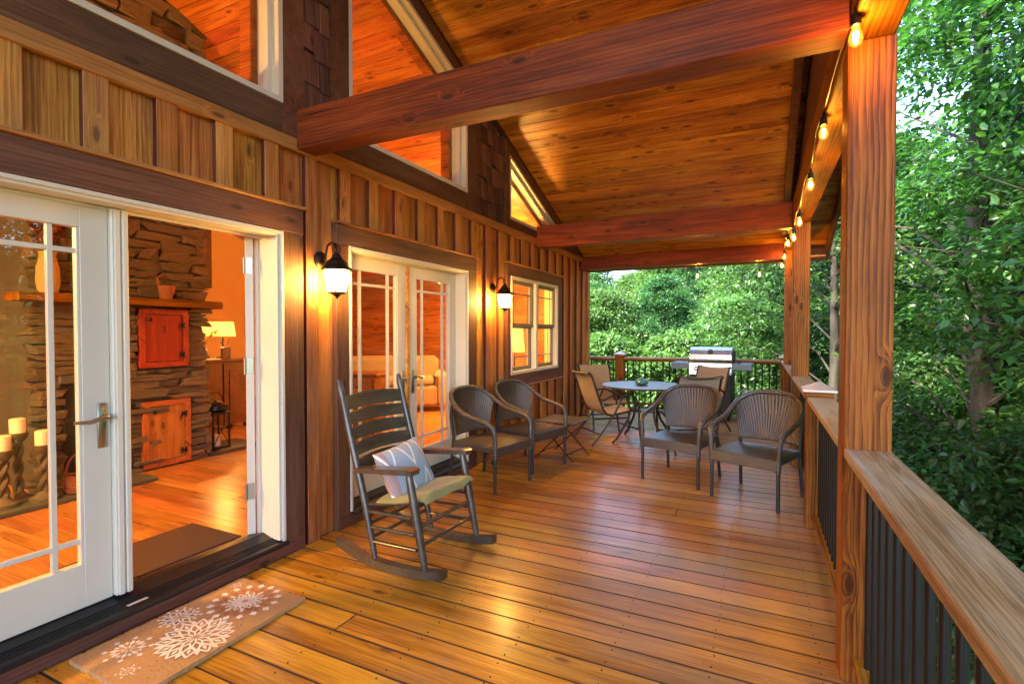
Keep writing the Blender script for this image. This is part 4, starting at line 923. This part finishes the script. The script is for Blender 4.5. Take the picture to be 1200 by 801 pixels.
MB().lathe([(.03, 0), (.035, .03), (.02, .05)], 14, Matrix.Translation((.41, -.1, .90))).build('side_burner', M_gdark, gr, None, 40, True)
for x in (-.27, .27):
    for y in (-.18, .18): MB().lathe([(.03, -.015), (.04, -.012), (.04, .012), (.03, .015)], 14, Matrix.Translation((x, y, .042)) @ Matrix.Rotation(R(90), 4, 'Y')).build('caster', M_black, gr, None, 40, True)
pt_ = root('propane_tank', 'white propane tank with a blue label beside the gas grill', 'gas tank', (-.21, 8.95, 0))
MB().lathe([(.10, .0), (.10, .03), (.14, .06), (.152, .12), (.152, .28), (.12, .36), (.04, .38), (.04, .40)], 24).build('body', plain('tank_white', (.62, .62, .6), .4), pt_, None, 40, True)
b = MB(); b.sheet(lambda u, v: (.1535 * math.cos(-2.4 + 1.7 * u), .1535 * math.sin(-2.4 + 1.7 * u), .13 + .14 * v), 14, 1, .001); b.build('label', plain('blue_label', (.05, .2, .45), .5), pt_, None, 60, True)
MB().tube([(.10 * math.cos(a), .10 * math.sin(a), .45) for a in np.linspace(.6, 5.7, 16)], .008, 6).tube([(.08, .06, .36), (.083, .056, .45)], .007, 6).tube([(.08, -.06, .36), (.083, -.056, .45)], .007, 6).build('collar', MT['tank_white'], pt_, None, 40, True)

# ------------------------------------------------------------------ trees
def leafmat(name, c1, c2, tl=.45):
    t = NT(name); g = t.n('NewGeometry'); oi = t.n('ObjectInfo'); ri = g.outputs['Random Per Island']
    c = t.ramp(ri, [(0, c1), (.75, c2), (1, tuple(min(1, x * 1.5) for x in c2))]); hv = t.n('HueSaturation'); t.l(c, hv.inputs['Color']); t.l(t.math('ADD', .8, t.math('MULTIPLY', oi.outputs['Random'], .4)), hv.inputs['Value']); t.l(t.math('ADD', .485, t.math('MULTIPLY', oi.outputs['Random'], .03)), hv.inputs['Hue'])
    t.l(hv.outputs[0], t.b.inputs['Base Color']); t.set(Roughness=.36, Specular_IOR_Level=.6)
    tr = t.n('BsdfTranslucent'); t.l(t.mix(1.0, hv.outputs[0], (1.05, 1.25, .5), 'MULTIPLY'), tr.inputs[0]); mx = t.n('MixShader'); mx.inputs[0].default_value = tl
    t.l(t.b.outputs[0], mx.inputs[1]); t.l(tr.outputs[0], mx.inputs[2]); t.l(mx.outputs[0], t.out.inputs[0]); return t.m
M_leafA = leafmat('leaf_maple', (.032, .096, .028), (.066, .16, .046)); M_leafB = leafmat('leaf_deep', (.024, .078, .028), (.05, .132, .044)); M_leafC = leafmat('leaf_pale', (.06, .135, .038), (.10, .20, .055))
t = NT('bark'); tc = t.n('TexCoord'); n1 = t.noise(t.vmul(tc.outputs['Object'], (1, 1, .25)), 9, 7, .7, .4); t.l(t.ramp(n1, [(.3, (.018, .014, .010)), (.6, (.055, .046, .036)), (.75, (.10, .09, .075))]), t.b.inputs['Base Color']); t.bump(n1, .9, .04); M_bark = t.set(Roughness=.9)
def leaves_mesh(name, C, D, Nn, L_, mat):
    """C leaf bases, D directions, Nn normals, L_ lengths: each leaf two folded triangles pairs"""
    n = len(C); S = np.cross(D, Nn); S /= np.linalg.norm(S, axis=1, keepdims=True) + 1e-9; Nn = np.cross(S, D)
    l = L_[:, None]; w_ = l * .25
    v = np.empty((n, 6, 3)); v[:, 0] = C; v[:, 1] = C + D * l * .32 + S * w_ + Nn * l * .06; v[:, 2] = C + D * l * .68 + S * w_ * .72 + Nn * l * .02
    v[:, 3] = C + D * l - Nn * l * .10; v[:, 4] = C + D * l * .68 - S * w_ * .72 + Nn * l * .02; v[:, 5] = C + D * l * .32 - S * w_ + Nn * l * .06
    q = np.array([[0, 1, 2, 3], [0, 3, 4, 5]]); f = (np.arange(n)[:, None, None] * 6 + q[None]).reshape(-1, 4)
    me = bpy.data.meshes.new(name); me.vertices.add(n * 6); me.vertices.foreach_set('co', v.reshape(-1)); me.loops.add(f.size); me.loops.foreach_set('vertex_index', f.reshape(-1).astype(np.int32))
    me.polygons.add(len(f)); me.polygons.foreach_set('loop_start', np.arange(0, f.size, 4, dtype=np.int32)); me.materials.append(mat); me.update(); return me
def fibres(n, hx, hy, z, L0):
    g = np.random.default_rng(3); C = np.stack([g.uniform(-hx, hx, n), g.uniform(-hy, hy, n), np.full(n, z)], 1); D = g.normal(0, .6, (n, 3)); D[:, 2] = np.abs(D[:, 2]) + .5; D /= np.linalg.norm(D, axis=1, keepdims=True); return C, D, g.normal(0, 1, (n, 3)), L0 * g.uniform(.6, 1.3, n)
def clumps(g, cen, rad, flat, per, ls, droop=.25):
    """flat leafy sprays round each centre"""
    n = len(cen) * per; c = np.repeat(cen, per, 0); r_ = np.repeat(rad, per)
    a = g.uniform(0, 2 * np.pi, n); q = np.sqrt(g.uniform(0.02, 1, n)) * r_; off = np.stack([q * np.cos(a), q * np.sin(a), g.normal(0, flat, n) * r_ - droop * (q / r_) ** 2 * r_], 1)
    D = off.copy(); D[:, 2] *= .3; D += g.normal(0, .35, (n, 3)) * r_[:, None]; D[:, 2] -= .12 * r_; D /= np.linalg.norm(D, axis=1, keepdims=True) + 1e-9
    Nn = g.normal(0, .42, (n, 3)); Nn[:, 2] += 1; Nn /= np.linalg.norm(Nn, axis=1, keepdims=True)
    return c + off, D, Nn, ls * g.uniform(.5, 1.45, n)
def make_tree(seed, h, cr, z0, ncl, per, ls, mat, trunk_r, crad=(.35, .8), lean=.05, at=None):
    g = np.random.default_rng(seed); r_ = random.Random(seed); tb = MB()
    spine = []; x = y = 0.0
    for k in range(9):
        spine.append((x, y, h * .93 * k / 8 - (.4 if k == 0 else 0))); x += r_.uniform(-lean, lean) * h / 8; y += r_.uniform(-lean, lean) * h / 8
    tb.tube(spine, [trunk_r * (1.25 if k == 0 else 1) * (1 - .1 * k) for k in range(9)], 9)
    cen = []; 
    for k in range(ncl):
        u = g.uniform(0, 1) ** .85; z = z0 + (h - z0) * u; env = cr * (math.sin(math.pi * min(1, .18 + .80 * u ** .8)) ** .7) * r_.uniform(.75, 1.15); a = g.uniform(0, 2 * math.pi); q = env * g.uniform(.25, 1) ** .6
        s_ = min(z / (h * .93) * 8, 7.99); i = int(s_); bx = spine[i][0] * (1 - s_ + i) + spine[min(8, i + 1)][0] * (s_ - i); by = spine[i][1] * (1 - s_ + i) + spine[min(8, i + 1)][1] * (s_ - i)
        c = (bx + q * math.cos(a), by + q * math.sin(a), z - .08 * q); cen.append(c)
        if k % 3 == 0 and (not at or at[0] + c[0] > 1.3 or at[1] + c[1] > 10):
            zb = max(z0 * .8, z - .45 * q - .3); m_ = (bx + .5 * q * math.cos(a) * .9, by + .5 * q * math.sin(a) * .9, (zb + c[2]) / 2 + .1 * q)
            R0 = max(.012, trunk_r * .22 * (1 - u * .7)); tb.tube([(bx, by, zb), m_, c], [R0, R0 * .6, R0 * .2], 5)
    cen = np.array(cen); rad = g.uniform(*crad, len(cen))
    if at:                        # a tree of its own beside the porch: no boughs through the deck or roof
        w_ = cen + np.array((at[0], at[1], float(gz(*at)))); keep = ((w_[:, 0] - rad > 1.0) | (w_[:, 1] - rad > 9.8)); cen, rad = cen[keep], rad[keep]
    me = leaves_mesh('crown', *clumps(g, cen, rad, .16, per, ls), mat)
    return tb.mesh('trunk', M_bark, 60), me
PRO = [make_tree(1, 11, 3.1, 2.0, 330, 170, .125, M_leafA, .15), make_tree(2, 13, 3.4, 3.2, 340, 160, .13, M_leafB, .17), make_tree(3, 9, 2.8, 1.0, 330, 150, .12, M_leafC, .10, (.4, .9)), make_tree(4, 16, 4.2, 4.5, 420, 150, .15, M_leafB, .22, (.5, 1.0)), make_tree(5, 4.2, 1.7, .3, 150, 140, .11, M_leafC, .05, (.3, .6))]
KIND = ['maple tree', 'slender dark oak', 'low pale-leaved tree', 'tall broad oak', 'young understorey maple']
OWN = {}
def tree(k, x, y, label, sc_=1.0, rz=None, group='forest trees around the porch', dz=0.0):
    z = float(gz(x, y)) + dz
    r_ = root('forest_tree', label, 'tree', (x, y, z), (0 if (x, y) in OWN else rnd.uniform(0, 6.28)) if rz is None else rz, group)
    r_.scale = (sc_,) * 3; r_.location = (x, y, z)
    for nm, me in zip(('trunk', 'crown'), OWN.get((x, y), PRO[k])):
        o = bpy.data.objects.new(nm, me); col.objects.link(o); o.parent = r_
        if nm == 'crown': o['kind'] = 'stuff'
    return r_
OWN[(2.35, 7.8)] = make_tree(12, 12, 3.3, 2.2, 430, 200, .085, M_leafB, .16, at=(2.35, 7.8))
OWN[(3.6, 6.4)] = make_tree(13, 10.5, 3.0, 1.6, 400, 215, .082, M_leafA, .14, at=(3.6, 6.4))
OWN[(1.25, 10.9)] = make_tree(14, 8, 2.5, 2.2, 280, 190, .088, M_leafA, .13, at=(1.25, 10.9))
TREES = [
 (4, 3.15, 7.1, 'young maple close outside the side railing, before the dark-barked oak', .9), (4, 3.6, 9.3, 'young maple between the dark-barked oak and the deck corner', 1.15),
 (0, 8.2, 3.2, 'round maple outside the near railing, mirrored in the door panes', 1.0), (1, 9.4, -1.6, 'slender dark oak outside the railing, reflected in the left door glass', 1.0), (2, 7.4, 6.6, 'low pale-leaved tree out beyond the maple by the near railing', 1.0),
 (1, 2.35, 7.8, 'dark-barked oak rising just outside the railing, beside the tall corner post', 1.0),
 (0, 3.6, 6.4, 'leafy maple reaching over the near railing cap', 1.0), (2, 4.4, 11.6, 'pale-leaved tree behind the dark-barked oak by the railing', 1.0),
 (3, 7.8, 11.8, 'tall broad oak standing beyond the maple by the railing', .62), (0, 1.25, 10.9, 'maple with a grey trunk just past the deck corner post', 1.0),
 (4, 2.75, 6.2, 'young understorey maple below the side railing balusters', .8), (4, 2.8, 9.4, 'young understorey maple below the deck corner', .9),
 (2, -.5, 13.5, 'pale-leaved tree right behind the gas grill', .58), (1, -2.3, 14.4, 'straight dark trunk tree behind the middle railing post', .45),
 (2, -3.8, 13.5, 'pale leafy tree behind the far railing by the house corner', .58), (0, -5.4, 13.8, 'maple beyond the house corner', .5), (4, -1.6, 12.3, 'bright young maple just behind the far railing cap', .95), (4, -3.4, 12.0, 'young maple low behind the railing next to the house corner', .9),
 (0, .6, 14.8, 'maple filling the gap between the grill and the porch posts', .52), (3, 2.6, 15.5, 'tall broad oak behind the grey-trunked maple', .6), (1, 4.8, 13.6, 'slender dark oak among the trees beyond the side railing', .72), (4, 3.4, 8.6, 'young maple at the foot of the dark-barked oak', 1.0), (4, 4.3, 7.0, 'young maple growing under the maple by the near railing', 1.1)]
for k, x, y, lb, s_ in TREES: tree(k, x, y, lb, s_)
g = np.random.default_rng(21); spots = []
for _ in range(900):
    az = R(g.uniform(-33, 42)); d = g.uniform(16.5, 42); x, y = d * math.sin(az), d * math.cos(az)
    if all((x - p) ** 2 + (y - q) ** 2 > 9 for p, q in spots): spots.append((x, y))
    if len(spots) > 58: break
for i, (x, y) in enumerate(spots):
    k = int(g.choice([0, 1, 2, 3, 3, 1, 4])); low = math.degrees(math.atan2(x, y)) < 1.5; s_ = float(g.uniform(.85, 1.2))
    if not low: s_ = max(.5, min(s_, (math.hypot(x, y) * math.tan(R(float(g.uniform(12, 23)))) + 1.4 - float(gz(x, y))) / (11, 13, 9, 16, 4.2)[k]))
    if low:
        k = int(g.choice([0, 2, 4, 2, 1])); top = math.hypot(x + 1, y - 4.5) * math.tan(R(float(g.uniform(9, 15.5)))); s_ = max(.4, min(1.2, (top - float(gz(x, y))) / (11, 13, 9, 16, 4.2)[k]))
    tree(k, x, y, {0: 'round-crowned maple among the woods behind the first row of trees', 1: 'slender dark oak among the woods behind the first row of trees', 2: 'low pale-leaved tree among the woods behind the first row', 3: 'tall broad oak among the woods behind the first row of trees', 4: 'young maple in the undergrowth of the woods'}[k], s_, group='woods behind the first row: ' + KIND[k])
# undergrowth and the far wooded slope
n = 1500; az = np.radians(g.uniform(-38, 48, n)); d = 7.5 + 34 * g.uniform(0, 1, n) ** 1.3; x = d * np.sin(az); y = d * np.cos(az); ok = (x > .9) | (y > 10.4); x, y = x[ok], y[ok]
cen = np.stack([x, y, gz(x, y) + g.uniform(.1, .9, len(x))], 1)
o = link(bpy.data.objects.new('undergrowth', leaves_mesh('undergrowth', *clumps(g, cen, g.uniform(.3, .7, len(x)), .3, 46, .13), M_leafC))); tag(o, 'low leafy undergrowth covering the forest floor', 'undergrowth', kind='stuff')
n = 2000; az = np.radians(g.uniform(-42, 52, n)); d = g.uniform(46, 74, n); x = d * np.sin(az); y = d * np.cos(az)
cen = np.stack([x, y, gz(x, y) + g.uniform(0, 1, n) * (7 + 2.5 * np.sin(az * 9) + 1.5 * np.sin(az * 23))], 1)
o = link(bpy.data.objects.new('far_wood', leaves_mesh('far_wood', *clumps(g, cen, g.uniform(1.0, 2.4, n), .3, 40, .5), M_leafA))); tag(o, 'distant wooded slope behind the trees', 'woods', kind='stuff')

tag(link(bpy.data.objects.new('fibres', leaves_mesh('fibres', *fibres(4500, .246, .402, .0195, .0065), M_coir)), dm, None, True), kind='stuff')
